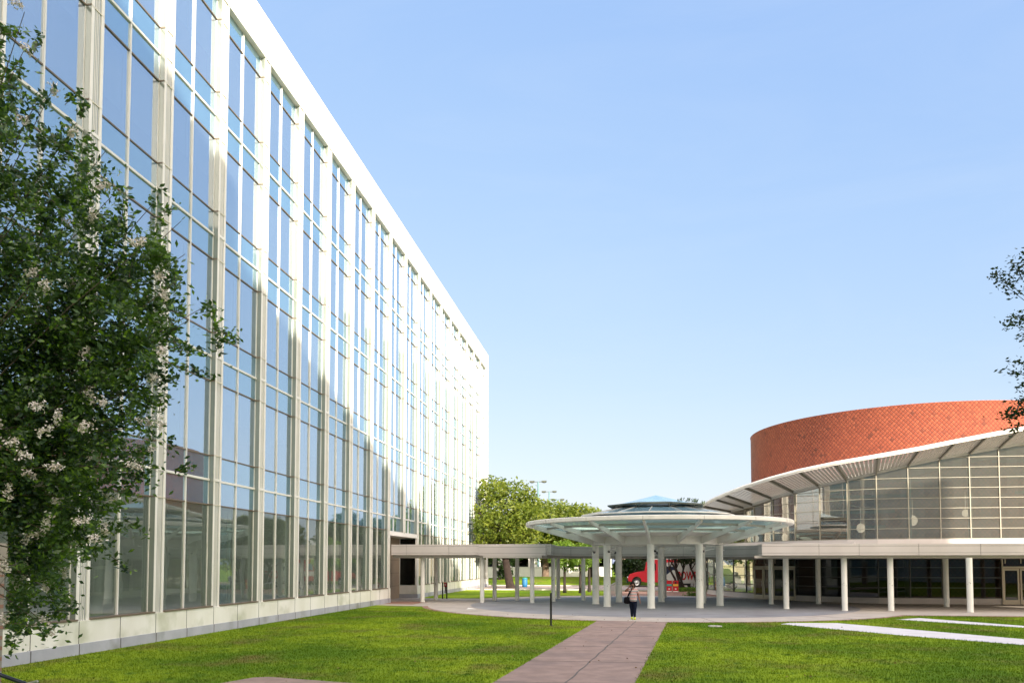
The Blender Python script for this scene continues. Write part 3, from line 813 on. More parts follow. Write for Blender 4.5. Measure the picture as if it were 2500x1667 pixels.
for i in range(len(Wp)):
    rb = MB(); rb.beam(eave_pt(i,-.02,-.02), eave_pt(i,.98,-.02), .07, .18); rb.build('rib', M['rib'], eo)
gt = MB()
for i in range(len(Wp)-1):
    gt.beam(eave_pt(i,0,.02), eave_pt(i+1,0,.02), .34, .16)
gt.build('gutter', M['steel'], eo)
rf = MB()
Bk = [(p[0]+6, min(p[1]+8, 72), p[2]+.35) for p in Wp]
for i in range(len(Wp)-1):
    a, b = eave_pt(i,.0,.12), eave_pt(i+1,.0,.12); c, d = Bk[i+1], Bk[i]
    v = [a,b,c,d]; v += [(x,y,z+.2) for x,y,z in v]
    rf.add(v, [(3,2,1,0),(4,5,6,7),(0,1,5,4),(2,3,7,6)])
rf.add([Bk[0],(Bk[0][0],72,Bk[0][2]),(40,72,10),(40,60,11.6),Bk[-1]], [(0,1,2,3,4)])
rf.build('roof', M['steel'], hall)
cv = MB()
for i in range(len(Wp)-1):
    cv.add([eave_pt(i,.03,.12),eave_pt(i+1,.03,.12),eave_pt(i+1,.97,.12),eave_pt(i,.97,.12)], [(0,1,2,3)])
cv.build('canopy_sheet', frosted('eave_sheet', (.75,.74,.70), (.70,.67,.61)), eo)
# lower storefront
def low_panel(i, kind):
    a, b = Wp[i], Wp[i+1]
    d = Vector((b[0]-a[0], b[1]-a[1], 0)); L = d.length; d.normalize(); n = Vector((d.y,-d.x,0))
    f = MB(); P = lambda s, z, o=0: (a[0]+d.x*s+n.x*o, a[1]+d.y*s+n.y*o, z)
    top = 3.62
    if kind == 'glass':
        f.beam(P(0,.38), P(0,top), .06, .09, up=n)
        for z in (.40,1.05,1.7,2.35,3.0,3.58): f.beam(P(0,z), P(L,z), .08, .045)
        w_ = f.build('storefront', M['dark_mull'], hall)
        g = MB(); g.add([P(0,.38,-.02),P(L,.38,-.02),P(L,top,-.02),P(0,top,-.02)], [(0,1,2,3)])
        g.build('glass_pane', M['darkglass'] if i > 5 else M['glass_low'], w_)
    else:
        # a pair of door leaves
        for k in range(2):
            s0, s1 = L*k/2+.03, L*(k+1)/2-.03
            dr = MB(); zt = 2.28
            dr.beam(P(s0+.05,.02,.06), P(s0+.05,zt,.06), .10, .06, up=n); dr.beam(P(s1-.05,.02,.06), P(s1-.05,zt,.06), .10, .06, up=n)
            dr.beam(P(s0+.1,.16,.06), P(s1-.1,.16,.06), .06, .28); dr.beam(P(s0+.1,zt-.06,.06), P(s1-.1,zt-.06,.06), .06, .12)
            dd = dr.build('door', M['door_frame'], hall)
            g = MB(); g.add([P(s0+.09,.29,.06),P(s1-.09,.29,.06),P(s1-.09,zt-.1,.06),P(s0+.09,zt-.1,.06)], [(0,1,2,3)]); g.build('glass_pane', M['darkglass'], dd)
            h = MB(); sh = s1-.12 if k == 0 else s0+.12
            h.tube([P(sh,.95,.13),P(sh,1.35,.13)], .015, 8); h.build('handle', M['steel'], dd)
        f.beam(P(0,2.36,.05), P(L,2.36,.05), .1, .12); f.beam(P(0,0,.05), P(0,top,.05), .07, .1, up=n)
        f.beam(P(.15,3.35,.05), P(L-.15,3.35,.05), .05, .07); f.beam(P(.18,2.6,.05), P(.18,3.35,.05), .05, .07, up=n)
        f.beam(P(L/2+.1,2.6,.05), P(L/2+.1,3.35,.05), .05, .07, up=n)
        t_ = f.build('door_surround', M['door_frame'], hall)
        g = MB(); g.add([P(0,2.4,0),P(L,2.4,0),P(L,top,0),P(0,top,0)], [(0,1,2,3)]); g.build('transom_glass', M['darkglass'], t_)
for i in range(len(Wp)-1): low_panel(i, 'door' if i in (5,6,14) else 'glass')
# interior: floors, dark back wall, columns, globe lamps
mb = MB()
mb.prism([(9.5,62.5),(12.2,57.5),(15,55),(17,54.1),(40,54.1),(40,72),(9.5,72)], 3.66, 3.95); mb.build('floor_slab', M['ceiling'], hall)
mb = MB(); mb.box(12,12.3,61,72,0,3.65); mb.box(12.3,40,59.0,59.3,0,3.65,0); mb.box(36,36.2,54,72,0,11); mb.box(9.2,24,71.6,71.9,3.9,6.5)
mb.build('interior_wall', mat('hall_inner_wall', (.16,.11,.09), .8, (.07,.055,.05), .5), hall)
mb = MB()
for x in (11.6,14.9,18.6,22.4,26.2):
    yb = 54.7 if x > 15 else (58.6 if x < 12 else 55.6)
    mb.tube([(x,yb+.4,0),(x,yb+.4,3.6)], .14, 12)
    mb.tube([(x+.4,yb+.8,3.95),(x+.4,yb+.8,6.6+.17*(x-8))], .13, 12)
mb.build('interior_column', M['paint'], hall)['kind'] = 'stuff'
mb = MB()
for j in range(5):
    z = 5.2+j*1.1; mb.beam((11+j,60.5-j*.4,z), (36,57.9,z+.25), .12, .22)
mb.build('interior_beam', M['rib'], hall)
for x, y, z, r in ((10.1,62.5,4.55,.26),(11.9,60.5,4.55,.24),(15.9,55.6,5.0,.27),(19.3,55.8,5.5,.30),(22.8,56.2,6.0,.22),(9.4,63.5,3.0,.25)):
    mb = MB(); mb.ball((x,y,z), (r,r,r*1.2), 16); mb.tube([(x,y,z+r),(x,y,z+1.4)], .012, 6)
    mb.build('globe_lamp', M['lampglow'], hall)
# colonnade roof in front of the hall
co_ = thing('colonnade', 'straight pale roofed colonnade on white columns along the front of the arts hall', 'walkway', (20, 46, 0))
th0 = math.degrees(math.acos((7.55-CC[0])/7.0))
leftarc = arc(*CC, 6.98, -th0, 62, 24)
Wrev = [p for p in offs(Wp, .13)[3:]][::-1]
def ol_right(mb, ins, z0, z1, mi):
    if ins: P = [(7.55+ins,44.6+ins),(45-ins,44.6+ins),(45-ins,53.2)]
    else: P = [(7.55,44.6),(45,44.6),(45,53.2)]
    q = P + [(x,y) for x,y in Wrev] + leftarc[::-1]
    mb.prism(q, z0, z1, mi)
jr = [(x, 44.6, 0, -1) for x in (10.56,12.65,15.7,18.8,21.9,25)]
fascia_stack(ol_right, 3.68, 3.05, co_, jr).build('roof', [M['fascia'], M['joint']], co_)
mb = MB(); mb.prism([(7.9,44.9),(45,44.9),(45,53.1)]+Wrev+arc(*CC, 7.3, -45, 62, 20)[::-1], 2.9, 3.046); mb.build('soffit', M['soffit'], co_)
for x, y in ((9.19,46.6),(12.06,45.4),(14.46,45.35),(18.22,45.0-.35),(22.2,45.3),(26.1,45.3),(12.37,52.6),(19.11,50.07),(25,50.1)):
    slim_column(x, y, co_, 2.91, .155, (1.5,) if x < 19 else None)

# ------------------------------------------------------------------ building behind the camera (casts the lawn's shade)
q = Vector((.839,.545,0)).normalized(); sv = Vector((math.sin(R(AZ)), math.cos(R(AZ)), 0))
q = Vector((-sv.y, sv.x, 0)); 
if q.x < 0: q = -q
T = math.tan(R(EL)); S0 = 32
ot = thing('tower_block', 'tall pale slab block behind the camera, shading the lawn', 'building', (0,0,0))
def oc(p, s): v = q*p+sv*s; return (v.x, v.y)
for p0, p1, zr in ((-40,3.0,30.2),(3.0,27,27.45),(27,46.5,20.3)):
    mb = MB(); mb.prism([oc(p0,S0), oc(p1,S0), oc(p1,S0+14), oc(p0,S0+14)], 0, zr+T*S0)
    zz = 1.2
    while zz < zr+T*S0-2.4:
        pp = p0+1.2
        while pp < p1-2.2:
            a, b = oc(pp,S0-.02), oc(pp+2.0,S0-.02)
            mb.add([(*a,zz),(*b,zz),(*b,zz+2.2),(*a,zz+2.2)], [(0,1,2,3)], 1)
            pp += 3.2
        zz += 3.6
    mb.build('wing', [M['white'], M['paint']], ot)

# ------------------------------------------------------------------ vegetation
def leaf_quads(C, size, jitter=None, flat=.0):
    """C (n,3) centres -> quads (folded rhomb) with random orientation"""
    n = len(C)
    d = rng.normal(size=(n,3)); d[:,2] *= (1-flat)*.8; d /= np.linalg.norm(d,axis=1)[:,None]
    e = rng.normal(size=(n,3)); e -= (e*d).sum(1)[:,None]*d; e /= np.linalg.norm(e,axis=1)[:,None]
    s = size*rng.uniform(.65,1.35,n)
    d *= s[:,None]; e *= (s*.48)[:,None]
    V = np.stack([C-d, C+e*1., C+d, C-e], 1).reshape(-1,3)
    return V, np.arange(4*n).reshape(n,4)
def crown_points(clumps, n, shell=.55):
    cs = np.array([c[:3] for c in clumps]); rs = np.array([c[3] for c in clumps])
    k = rng.choice(len(clumps), n, p=rs**2/np.sum(rs**2))
    v = rng.normal(size=(n,3)); v /= np.linalg.norm(v,axis=1)[:,None]
    r = rs[k]*(shell+(1-shell)*rng.random(n)**.6)*(1+rng.normal(0,.10,n))
    v[:,2] *= .8
    return cs[k]+v*r[:,None]
def tree(name, label, x, y, h, cr, th, leaf, trunk, n, size, crown_low=.25, group=None, tr=.3, nb=7, clumps_n=34, lean=0, squash=1.0, seed=0, z0=0, stems=1):
    st = np.random.default_rng(seed+11)
    t = thing(name, label, 'tree', (x,y,z0), group)
    tk = MB(); cz = h*(crown_low+1)/2; ch = h*(1-crown_low)/2
    cl = []
    for s in range(stems):
        sx = x+(0 if stems == 1 else st.uniform(-.35,.35)); sy = y+(0 if stems == 1 else st.uniform(-.3,.3))
        tx, ty = (0,0) if stems == 1 else (st.uniform(-1,1)*.9, st.uniform(-1,1)*.5)
        hb = h*crown_low+.25*h*(stems == 1)
        tk.tube([(sx,sy,z0-.1),(sx+lean*.1,sy,z0+.35),(sx+tx*.4+lean*.4,sy+ty*.4,z0+hb*.55),(sx+tx+lean,sy+ty,z0+hb)], [tr*1.55,tr*1.05,tr*.85,tr*.65], 10)
        for b in range(nb):
            a = 2*math.pi*b/nb+st.uniform(-.3,.3); r = cr*st.uniform(.5,.85); zz = z0+cz+ch*st.uniform(-.55,.6)
            m = (sx+tx+lean+math.cos(a)*r*.4, sy+ty+math.sin(a)*r*.4, z0+hb+(zz-z0-hb)*.55)
            tk.tube([(sx+tx+lean,sy+ty,z0+hb*.92), m, (sx+tx+lean+math.cos(a)*r, sy+ty+math.sin(a)*r, zz)], [tr*.45,tr*.28,tr*.08], 6, cap=False)
    tk.build('trunk', trunk, t)
    for i in range(clumps_n):
        while True:
            v = st.uniform(-1,1,3)
            if np.dot(v,v) < 1: break
        v /= max(.35, np.linalg.norm(v))**.55
        rr = cr*st.uniform(.2,.36)
        cl.append((x+lean+v[0]*cr*.78, y+v[1]*cr*.78, z0+cz+v[2]*ch*.8*squash, rr))
    C = crown_points(cl, n)
    C = C[(C[:,2] > z0+.6) & ~((C[:,0] < -15.1) & (C[:,1] < 88.6))]
    V, Fq = leaf_quads(C, size)
    np_mesh('crown', V, Fq, leaf, t)
    return t
tree('oak_tree', 'large oak, trunk dark with painted shade, beside the far end of the white office block', -11.8, 81.5, 11.6, 5.6, 0, M['oak'], M['darkbark'], 15000, .20, .27, tr=.42, nb=9, clumps_n=60, seed=1, lean=-1.7)
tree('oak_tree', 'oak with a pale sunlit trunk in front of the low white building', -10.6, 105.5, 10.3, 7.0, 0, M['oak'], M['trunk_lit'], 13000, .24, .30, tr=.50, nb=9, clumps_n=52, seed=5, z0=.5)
tree('oak_tree', 'spreading oak behind the round canopy, right of the pale-trunked oak', -4.4, 103., 9.6, 6.2, 0, M['oak'], M['trunk'], 11000, .24, .30, tr=.4, nb=8, clumps_n=46, seed=6, z0=.3)
tree('dark_tree', 'low dense dark green tree between the office block and the big oak', -16.2, 101, 6.4, 3.6, 0, M['darkleaf'], M['trunk'], 6000, .20, .08, tr=.2, clumps_n=26, seed=8)
tree('oak_tree', 'tall oak half hidden behind the far corner of the office block', -21, 93, 11.5, 6.2, 0, M['oak'], M['trunk'], 9000, .24, .25, tr=.4, clumps_n=44, seed=19)
for i, (x, y, h, lab) in enumerate(((-5.3,69.8,4.9,'leftmost of three young trees in the lawn behind the walkway'),(-3.85,69.1,4.7,'middle one of three young trees behind the walkway'),(-3.2,72.2,5.2,'young forked tree nearest the round canopy columns'))):
    tree('young_tree', lab, x, y, h, 1.55, 0, M['young'], M['trunk'], 2600, .10, .36, 'young trees behind the walkway', .13, 5, 22, seed=30+i)
tree('dark_tree', 'dark broad tree left of the red bus', 1.0, 95, 5.6, 3.1, 0, M['darkleaf'], M['trunk'], 7000, .20, .10, tr=.25, clumps_n=34, seed=41, z0=.1)
tree('dark_tree', 'dark shady tree behind the red bus', 4.5, 100, 9.0, 5.2, 0, M['darkleaf'], M['trunk'], 8000, .24, .30, tr=.35, clumps_n=36, seed=42)
for i, (x, y, lab) in enumerate(((5.4,77.2,'multi-stemmed tree just right of the recycling bins'),(6.7,76.9,'multi-stemmed tree in front of the truck lettering'),(8.1,77.4,'multi-stemmed tree nearest the glass corner of the arts hall'))):
    tree('crape_myrtle', lab, x, y-1.2, 8.0, 2.5, 0, M['darkleaf'], M['darkbark'], 8500, .12, .27, 'dark multi-stemmed trees by the road', .13, 4, 40, seed=50+i, stems=4, squash=.95)
tree('oak_tree', 'green tree seen through the glass corner of the arts hall', 14.5, 96, 8.5, 5, 0, M['oak'], M['trunk_lit'], 7000, .24, .3, tr=.35, clumps_n=34, seed=60)
tree('oak_tree', 'bushy tree behind the arts hall corner', 22, 104, 9, 6, 0, M['oak'], M['trunk'], 7000, .26, .2, tr=.35, clumps_n=34, seed=61)
Vf, Ff = leaf_quads(FL, .03, flat=.9); tag(np_mesh('fallen_leaves', Vf, Ff, mat('dry_leaf', (.20,.12,.05), .9, (.12,.07,.03), 6)), 'scattered small dry fallen leaves on the lawn and path', 'leaves', kind='stuff')
# bed of ground cover under the crape myrtles
C = np.stack([rng.uniform(4.9,9.6,5000), rng.uniform(73.6,77.2,5000), rng.uniform(.02,.35,5000)],-1)
V, Fq = leaf_quads(C, .08); tag(np_mesh('ground_cover', V, Fq, M['young']), 'low green planting bed under the dark multi-stemmed trees', 'plants', kind='stuff')
C = np.stack([rng.normal(5.5,.28,700), rng.normal(64.2,.2,700), np.abs(rng.normal(.12,.1,700))],-1)
V, Fq = leaf_quads(C, .06); tag(np_mesh('shrub', V, Fq, M['young']), 'small round green shrub on the paving beside the thick columns', 'shrub')

# near crape myrtle with white flowers (top left)
def w2(px, py, Z):
    """world point seen at photo pixel (px,py) at camera depth Z (used to lay out the crown's extent)"""
    psi, th = R(PSI), R(TH); cy = 1375-F*math.tan(th)
    a = (px-1250)/F; b = (cy-py)/F
    fy = math.cos(th)-b*math.sin(th); uz = math.sin(th)+b*math.cos(th)
    return Vector((a*math.cos(psi)-fy*math.sin(psi), a*math.sin(psi)+fy*math.cos(psi), uz))*Z+Vector((0,0,H))
def flowering_tree():
    base = w2(-420, 1375, 8.6); base.z = 0
    t = thing('crape_myrtle', 'near crape myrtle with small dark leaves and white flower clusters, at the left edge', 'tree', base)
    tk = MB(); C = []; D = []
    hub = Vector((base.x, base.y, 2.3))
    tk.tube([base, base+Vector((.1,0,1.2)), hub], [.11,.09,.08], 10)
    # branch tips: (px,py,depth)
    tips = [(60,120,8.0),(130,215,8.3),(215,300,7.8),(285,370,8.2),(300,480,7.4),(250,420,8.8),(400,500,7.9),(470,540,8.1),(380,600,7.5),(480,620,8.2),(455,690,7.7),(535,745,8.0),(490,780,7.9),(430,860,7.6),(360,800,8.3),
            (395,930,7.8),(330,960,8.2),(385,1040,7.7),(400,1110,8.0),(350,1140,7.6),(310,1230,7.9),(260,1190,8.3),(285,1290,7.7),(215,1330,8.0),(190,1400,8.2),(120,1440,7.9),(60,1420,8.2),(95,1510,8.0),(130,1545,7.95),(30,1380,7.6),
            (20,60,8.2),(-60,-60,8.0),(60,30,7.4),(-150,200,8.1),(-200,600,8.0),(-200,1000,8.2),(-150,1300,8.0),
            (150,560,8.4),(90,700,7.6),(210,700,8.0),(150,850,8.3),(250,880,7.7),(60,980,8.1),(160,1030,7.8),(250,1060,8.3),(90,1160,7.7),(180,1180,8.2),(30,400,8.0),(120,430,7.7),(200,540,8.5),(300,640,8.0),(300,760,8.2),(20,820,8.0),(0,560,8.2),(30,1240,8.1),(110,1290,7.8),(0,250,8.4),(60,300,7.6)]
    fl = []
    tips = [(px-(28 if px > 150 else 0), py, Z) for px, py, Z in tips]
    for (px, py, Z) in tips:
        tip = w2(px, py, Z)
        mid = hub.lerp(tip, .55)+Vector((random.uniform(-.1,.1), random.uniform(-.2,.2), .18 if py < 1000 else .5))
        pts = [hub, hub.lerp(mid,.5)+Vector((0,0,.1)), mid, mid.lerp(tip,.55)+Vector((0,0,.06)), tip]
        tk.tube(pts, [.022,.014,.009,.006,.003], 5, cap=False)
        # sprays: twigs around the outer half of the branch
        for k in range(10):
            u = random.uniform(.35,1)
            p = mid.lerp(tip, u)
            if k > 1: p = p+Vector((random.gauss(0,.13), random.gauss(0,.2), random.gauss(0,.13)))
            dv = ((tip-hub).normalized()*.55+Vector((random.gauss(0,.45),random.gauss(0,.5),random.gauss(-.12,.5)))).normalized()
            L = random.uniform(.18,.36)
            tk.tube([p, p+dv*L*.5, p+dv*L+Vector((0,0,-.03))], [.004,.003,.0015], 4, cap=False)
            for j in range(34):
                s = random.uniform(.1,1.05)
                C.append(p+dv*L*s+Vector((random.gauss(0,.033),random.gauss(0,.033),random.gauss(0,.03))))
                D.append(dv)
        inside = -50 < px < 600
        if (py > 850 and random.random() < .95) or random.random() < .35: fl.append(tip+Vector((random.gauss(0,.05),-.05,random.gauss(0,.05))))
        if py > 900 and random.random() < .7: fl.append(mid.lerp(tip,.75)+Vector((0,-.3,0)))
    for (px,py,Z) in ((225,525,7.3),(330,590,7.3),(390,670,7.4),(400,720,7.3),(75,665,7.3),(110,700,7.3),(180,320,7.4),(110,1050,7.1),(140,1020,7.1),(30,1080,7.1),(210,1040,7.2),(60,1110,7.1),(130,1140,7.2),(20,1200,7.2),(250,980,7.4),(90,990,7.2),(200,1270,7.2),(230,1315,7.3),(390,1030,7.5)):
        fl.append(w2(px,py,Z))
    tk.build('trunk', M['twig'], t)
    C = np.array([tuple(c) for c in C])
    # inner mass so the crown is deep
    ex = []
    for _ in range(40000):
        px, py, Z = random.choice(tips); tip = w2(px, py, Z+.25)
        ex.append(tuple(hub.lerp(tip, random.uniform(.45,.93))+Vector((random.gauss(0,.16), random.gauss(0,.35), random.gauss(0,.16)))))
    cc = rng.integers(0, 40000, 330); ex = np.array(ex); cen = ex[cc]
    keep = rng.random(len(ex)) < .62
    ex = np.concatenate([ex[keep], cen[rng.integers(0,330,26000)]+rng.normal(0,.085,(26000,3))])
    edge = []
    for (px, py, Z) in tips:
        if px > 180:
            for q in range(6):
                c = hub.lerp(w2(px, py, Z), random.uniform(.80,.97))+Vector((random.gauss(0,.10),random.gauss(0,.2),random.gauss(0,.12)))
                for j in range(60): edge.append(tuple(c+Vector((random.gauss(0,.06),random.gauss(0,.08),random.gauss(0,.055)))))
    C = np.concatenate([C, ex, np.array(edge)])
    C = C[~((C[:,2] < 2.95) & (C[:,0]/C[:,1] < -.872))]
    V, Fq = leaf_quads(C, .034, flat=.2); np_mesh('crown', V, Fq, M['myrtle'], t)
    FP = []
    for c in fl:
        ax = Vector((random.gauss(.2,.5), random.gauss(0,.4), random.gauss(-.1,.5))).normalized()
        for j in range(85):
            s = random.random(); rr = .05*(1-s*.6)
            FP.append(tuple(c+ax*(s*.12-.05)+Vector((random.gauss(0,rr*.6),random.gauss(0,rr*.6),random.gauss(0,rr*.6)))))
    V, Fq = leaf_quads(np.array(FP), .015); Fo = np_mesh('flower_clusters', V, Fq, M['flower'], t)
flowering_tree()
def edge_sprays():
    base = w2(2900, 1375, 8.8); base.z = 0
    t = thing('overhanging_tree', 'dark leafy sprays of a nearby tree reaching in at the right edge', 'tree', base)
    tk = MB(); C = []
    hub = Vector((base.x, base.y, 3.6)); tk.tube([base, base+Vector((.06,0,1.6)), hub], [.13,.10,.08], 10)
    for (px,py,n) in ((2430,665,26),(2445,690,14),(2470,640,30),(2495,612,16),(2480,765,24),(2455,780,14),(2495,815,18),(2480,880,16),(2465,905,14),(2490,940,22),(2485,975,16),(2450,1010,26),(2475,1005,26),(2495,985,24),(2465,1045,12),(2560,700,60),(2560,900,60),(2600,1000,60),(2600,800,60)):
        tip = w2(px,py,8.3); mid = hub.lerp(tip,.5)+Vector((0,0,.3)); tk.tube([hub,hub.lerp(mid,.5)+Vector((random.gauss(0,.12),random.gauss(0,.25),random.gauss(0,.12))),mid,tip],[.022,.016,.008,.002],5,cap=False)
        for j in range(int(n*4)):
            s = random.random(); p = mid.lerp(tip, 1-s*.16)
            C.append(tuple(p+Vector((random.gauss(0,.055),random.gauss(0,.06),random.gauss(0,.03)))))
    tk.build('trunk', M['twig'], t)
    cl = []
    for _ in range(60):
        px, py = random.uniform(2790,3500), random.uniform(330,1130)
        c = w2(px, py, random.uniform(7.6,10.0)); cl.append((c.x, c.y, c.z, random.uniform(.35,.6)))
    V, Fq = leaf_quads(crown_points(cl, 26000, .2), .04, flat=.4); np_mesh('foliage', V, Fq, M['myrtle'], t)
    V, Fq = leaf_quads(np.array(C), .023, flat=.4); np_mesh('crown', V, Fq, M['darkleaf'], t)
edge_sprays()

# ------------------------------------------------------------------ background buildings
wb = thing('low_building', 'low white building with dark windows behind the oaks', 'building', (-11,122,0))
mb = MB(); mb.box(-32,-2,122,134,0,8.8,0); mb.build('wall', M['paint'], wb)
for x in (-27,-22.4,-17.6,-13,-8.5,-4.8):
    mb = MB(); mb.box(x,x+2.6,121.93,121.99,1.9,3.9,0); f = mb.build('window', M['darkglass'], wb)
    mb = MB(); mb.box(x-.1,x+2.7,121.90,121.95,1.75,1.9); mb.build('sill', M['kerb'], f)
mb = MB(); mb.box(-32.2,-1.8,121.7,134.2,8.8,9.2); mb.build('roof', M['kerb'], wb)
gw = MB(); gw.box(-30,-1.9,119.0,119.3,0,2.0); gw.box(-30.05,-1.85,118.95,119.35,2.0,2.1)
tag(gw.build('garden_wall', M['paint']), 'low white boundary wall in front of the low white building', 'wall')
rw = MB()
for i in range(60):
    x = 0+i%20*.75+random.uniform(-.1,.1); z = .0+(i//20)*.5
    rw.ball((x+(.3 if (i//20)%2 else 0), 104, z+.25), (.45,.35,.32), 8)
tag(rw.build('stone_wall', mat('rubble_stone', (.22,.19,.16), .9, (.14,.12,.10), 3)), 'rough stone retaining wall behind the red bus', 'wall')
far = thing('grey_house', 'grey-roofed low building behind the stone wall and the bus', 'building', (6,125,0))
mb = MB(); mb.box(-1,22,125,135,0,4.2); mb.build('wall', M['recess'], far)
mb = MB(); mb.add([(-1.5,124.5,4.2),(22.5,124.5,4.2),(22.5,135.5,4.2),(-1.5,135.5,4.2),(-1.5,130,7.2),(22.5,130,7.2)], [(0,1,5,4),(2,3,4,5),(0,4,3),(1,2,5),(0,3,2,1)]); mb.build('roof', mat('slate_roof', (.2,.2,.22), .8), far)
# lamp posts
lp = None
for i, (px, top, Z) in enumerate(((1314,1171.5,122),(1341,1196,139),(1362,1215.5,156),(1378,1232,174))):
    c = w2(px, 1375, Z); loc = (c.x, c.y, 0)
    lab = ('tallest and leftmost twin-headed lamp post above the oaks','second twin-headed lamp post from the left above the oaks','third twin-headed lamp post from the left above the oaks','smallest twin-headed lamp post, just over the oak crowns')[i]
    if lp is None:
        lp = thing('street_lamp', lab, 'lamp post', loc, 'twin-headed lamp posts above the trees')
        mb = MB(); mb.tube([(0,0,0),(0,0,15.5)], [.16,.11], 10); mb.build('pole', mat('lamp_pole', (.10,.22,.24), .5), lp, local=True)
        mb = MB(); mb.beam((-.95,0,15.45),(.95,0,15.45),.10,.10); mb.build('arm', M['green_dark'], lp, local=True)
        for s in (-1,1):
            mb = MB(); mb.ball((s*.95,0,15.45), (.42,.28,.20), 12); mb.box(s*.95-.38,s*.95+.38,-.25,.25,15.40,15.62); mb.build('lamp_head', M['green_dark'], lp, local=True)
    else:
        o = copy_tree(lp); o.location = loc; o['label'] = lab

# ------------------------------------------------------------------ street things
M['red'] = mat('red_paint', (.50,.008,.02), .35, (.44,.008,.02), 1, coat=.4)
M['rubber'] = mat('tyre_rubber', (.018,.018,.018), .8)
M['chrome'] = mat('hub_metal', (.6,.6,.6), .3, metallic=.6)
def wheel(parent, x, y, z, r, wdt, name='wheel'):
    mb = MB(); prof = [(r*.62,-wdt/2),(r*.93,-wdt/2),(r,-wdt*.35),(r,wdt*.35),(r*.93,wdt/2),(r*.62,wdt/2)]
    mb.lathe(prof, 0, 0, 28)
    mb.v = [(x+a, y+c, z+b) for a,b,c in mb.v]
    w_ = mb.build(name, M['rubber'], parent)
    mb = MB(); mb.lathe([(0.001,-wdt*.52),(r*.18,-wdt*.52),(r*.2,-wdt*.40),(r*.5,-wdt*.36),(r*.62,-wdt*.5),(r*.64,-wdt*.5),(r*.64,wdt*.5),(.001,wdt*.45)], 0,0,24)
    mb.v = [(x+a, y+c, z+b) for a,b,c in mb.v]
    mb.build('rim', M['chrome'], w_)
bx, by = 0.45, 88.6
bus = thing('red_bus', 'red long-nosed bus facing left behind the walking person', 'bus', (bx+4,by,0.02))
mb = MB()
# side profile of the body (x,z), extruded in y
def extr(prof, y0, y1, mi=0, m=None):
    m = m or MB(); n = len(prof)
    v = [(x,y0,z) for x,z in prof]+[(x,y1,z) for x,z in prof]
    m.add(v, [tuple(range(n)), tuple(range(n,2*n))[::-1]]+[((i+1)%n,i,n+i,n+(i+1)%n) for i in range(n)], mi); return m
extr([(bx+1.75,.55),(bx+1.75,1.75),(bx+1.95,2.75),(bx+2.3,3.05),(bx+6.4,3.05),(bx+6.4,.55)], by-1.2, by+1.2, m=mb)
hood = extr([(bx,.65),(bx-.08,1.05),(bx+.15,1.42),(bx+.9,1.66),(bx+1.75,1.78),(bx+1.75,.6),(bx+1.45,.6),(bx+1.35,.95),(bx+1.05,1.18),(bx+.7,1.15),(bx+.45,.9),(bx+.35,.6)], by-1.1, by+1.1)
bd = mb.build('body', M['red'], bus); hood.build('hood', M['red'], bus)
mb = MB(); mb.box(bx+2.25,bx+6.3,by-1.22,by+1.22,3.05,3.16); mb.build('roof', M['paint'], bus)
mb = MB(); mb.add([(bx+1.74,by-1.0,1.85),(bx+1.74,by+1.0,1.85),(bx+1.92,by+1.0,2.65),(bx+1.92,by-1.0,2.65)], [(0,1,2,3)]); mb.build('windscreen', M['darkglass'], bus)
for k in range(3):
    mb = MB(); x = bx+2.15+k*1.15; mb.box(x,x+.85,by-1.215,by-1.20,1.85,2.6); mb.build('window', M['cone_glass'] if k else M['darkglass'], bus)
mb = MB(); mb.box(bx+4.0,bx+6.3,by-1.225,by-1.203,1.15,1.7); mb.build('white_stripe', M['paint'], bus)
mb = MB(); mb.box(bx-.22,bx-.02,by-1.15,by+1.15,.5,.78); mb.build('bumper', M['black'], bus)
for s in (-1,1): 
    mb = MB(); mb.tube([(bx-.06,by+s*.85,1.05),(bx-.12,by+s*.85,1.05)], .11, 14); mb.build('headlight', M['chrome'], bus)
for x in (bx+.9, bx+5.2):
    for s in (-1,1): wheel(bus, x, by+s*1.0, .50, .48, .3)
# box truck with lettering
tx0, tx1, ty = 3.6, 9.5, 81.0
tk = thing('box_truck', 'white box truck with POWERED in red letters and a white arrow on navy', 'truck', (tx0+3,ty,0.02))
mb = MB(); mb.box(tx0,tx1,ty-1.1,ty+1.1,.62,2.72); mb.build('cargo_box', M['paint'], tk)
mb = MB(); mb.box(tx0-.02,tx0+1.55,ty-1.112,ty-1.102,.70,2.3,0)
mb.add([(tx0+.35,ty-1.118,1.28),(tx0+.9,ty-1.118,.76),(tx0+1.53,ty-1.118,.76),(tx0+1.53,ty-1.118,1.85),(tx0+1.25,ty-1.118,1.98)], [(0,1,2,3,4)], 1)
mb.build('arrow_panel', [mat('navy_paint', (.012,.022,.06), .5), M['paint']], tk)
cu = bpy.data.curves.new('lettering', 'FONT'); cu.body = 'POWERED'; cu.size = 1.02; cu.extrude = .004; cu.offset = .03
to = bpy.data.objects.new('tmp', cu); col.objects.link(to)
bpy.context.view_layer.update()
me = bpy.data.meshes.new_from_object(to.evaluated_get(bpy.context.evaluated_depsgraph_get())); bpy.data.objects.remove(to)
xsv = [v.co.x for v in me.vertices]; sx = 3.25/(max(xsv)-min(xsv))
for v in me.vertices: x, y, z = v.co; v.co = (tx0+1.66+(x-min(xsv))*sx-tk.location.x, ty-1.11-z-tk.location.y, 1.0+y*1.12-tk.location.z)
me.materials.clear(); me.materials.append(mat('red_lettering', (.60,.015,.02), .5))
lo2 = bpy.data.objects.new('lettering', me); col.objects.link(lo2); lo2.parent = tk
mb = MB(); mb.box(tx0+.2,tx1+1.6,ty-.9,ty+.9,.42,.62); mb.build('chassis', M['black'], tk)
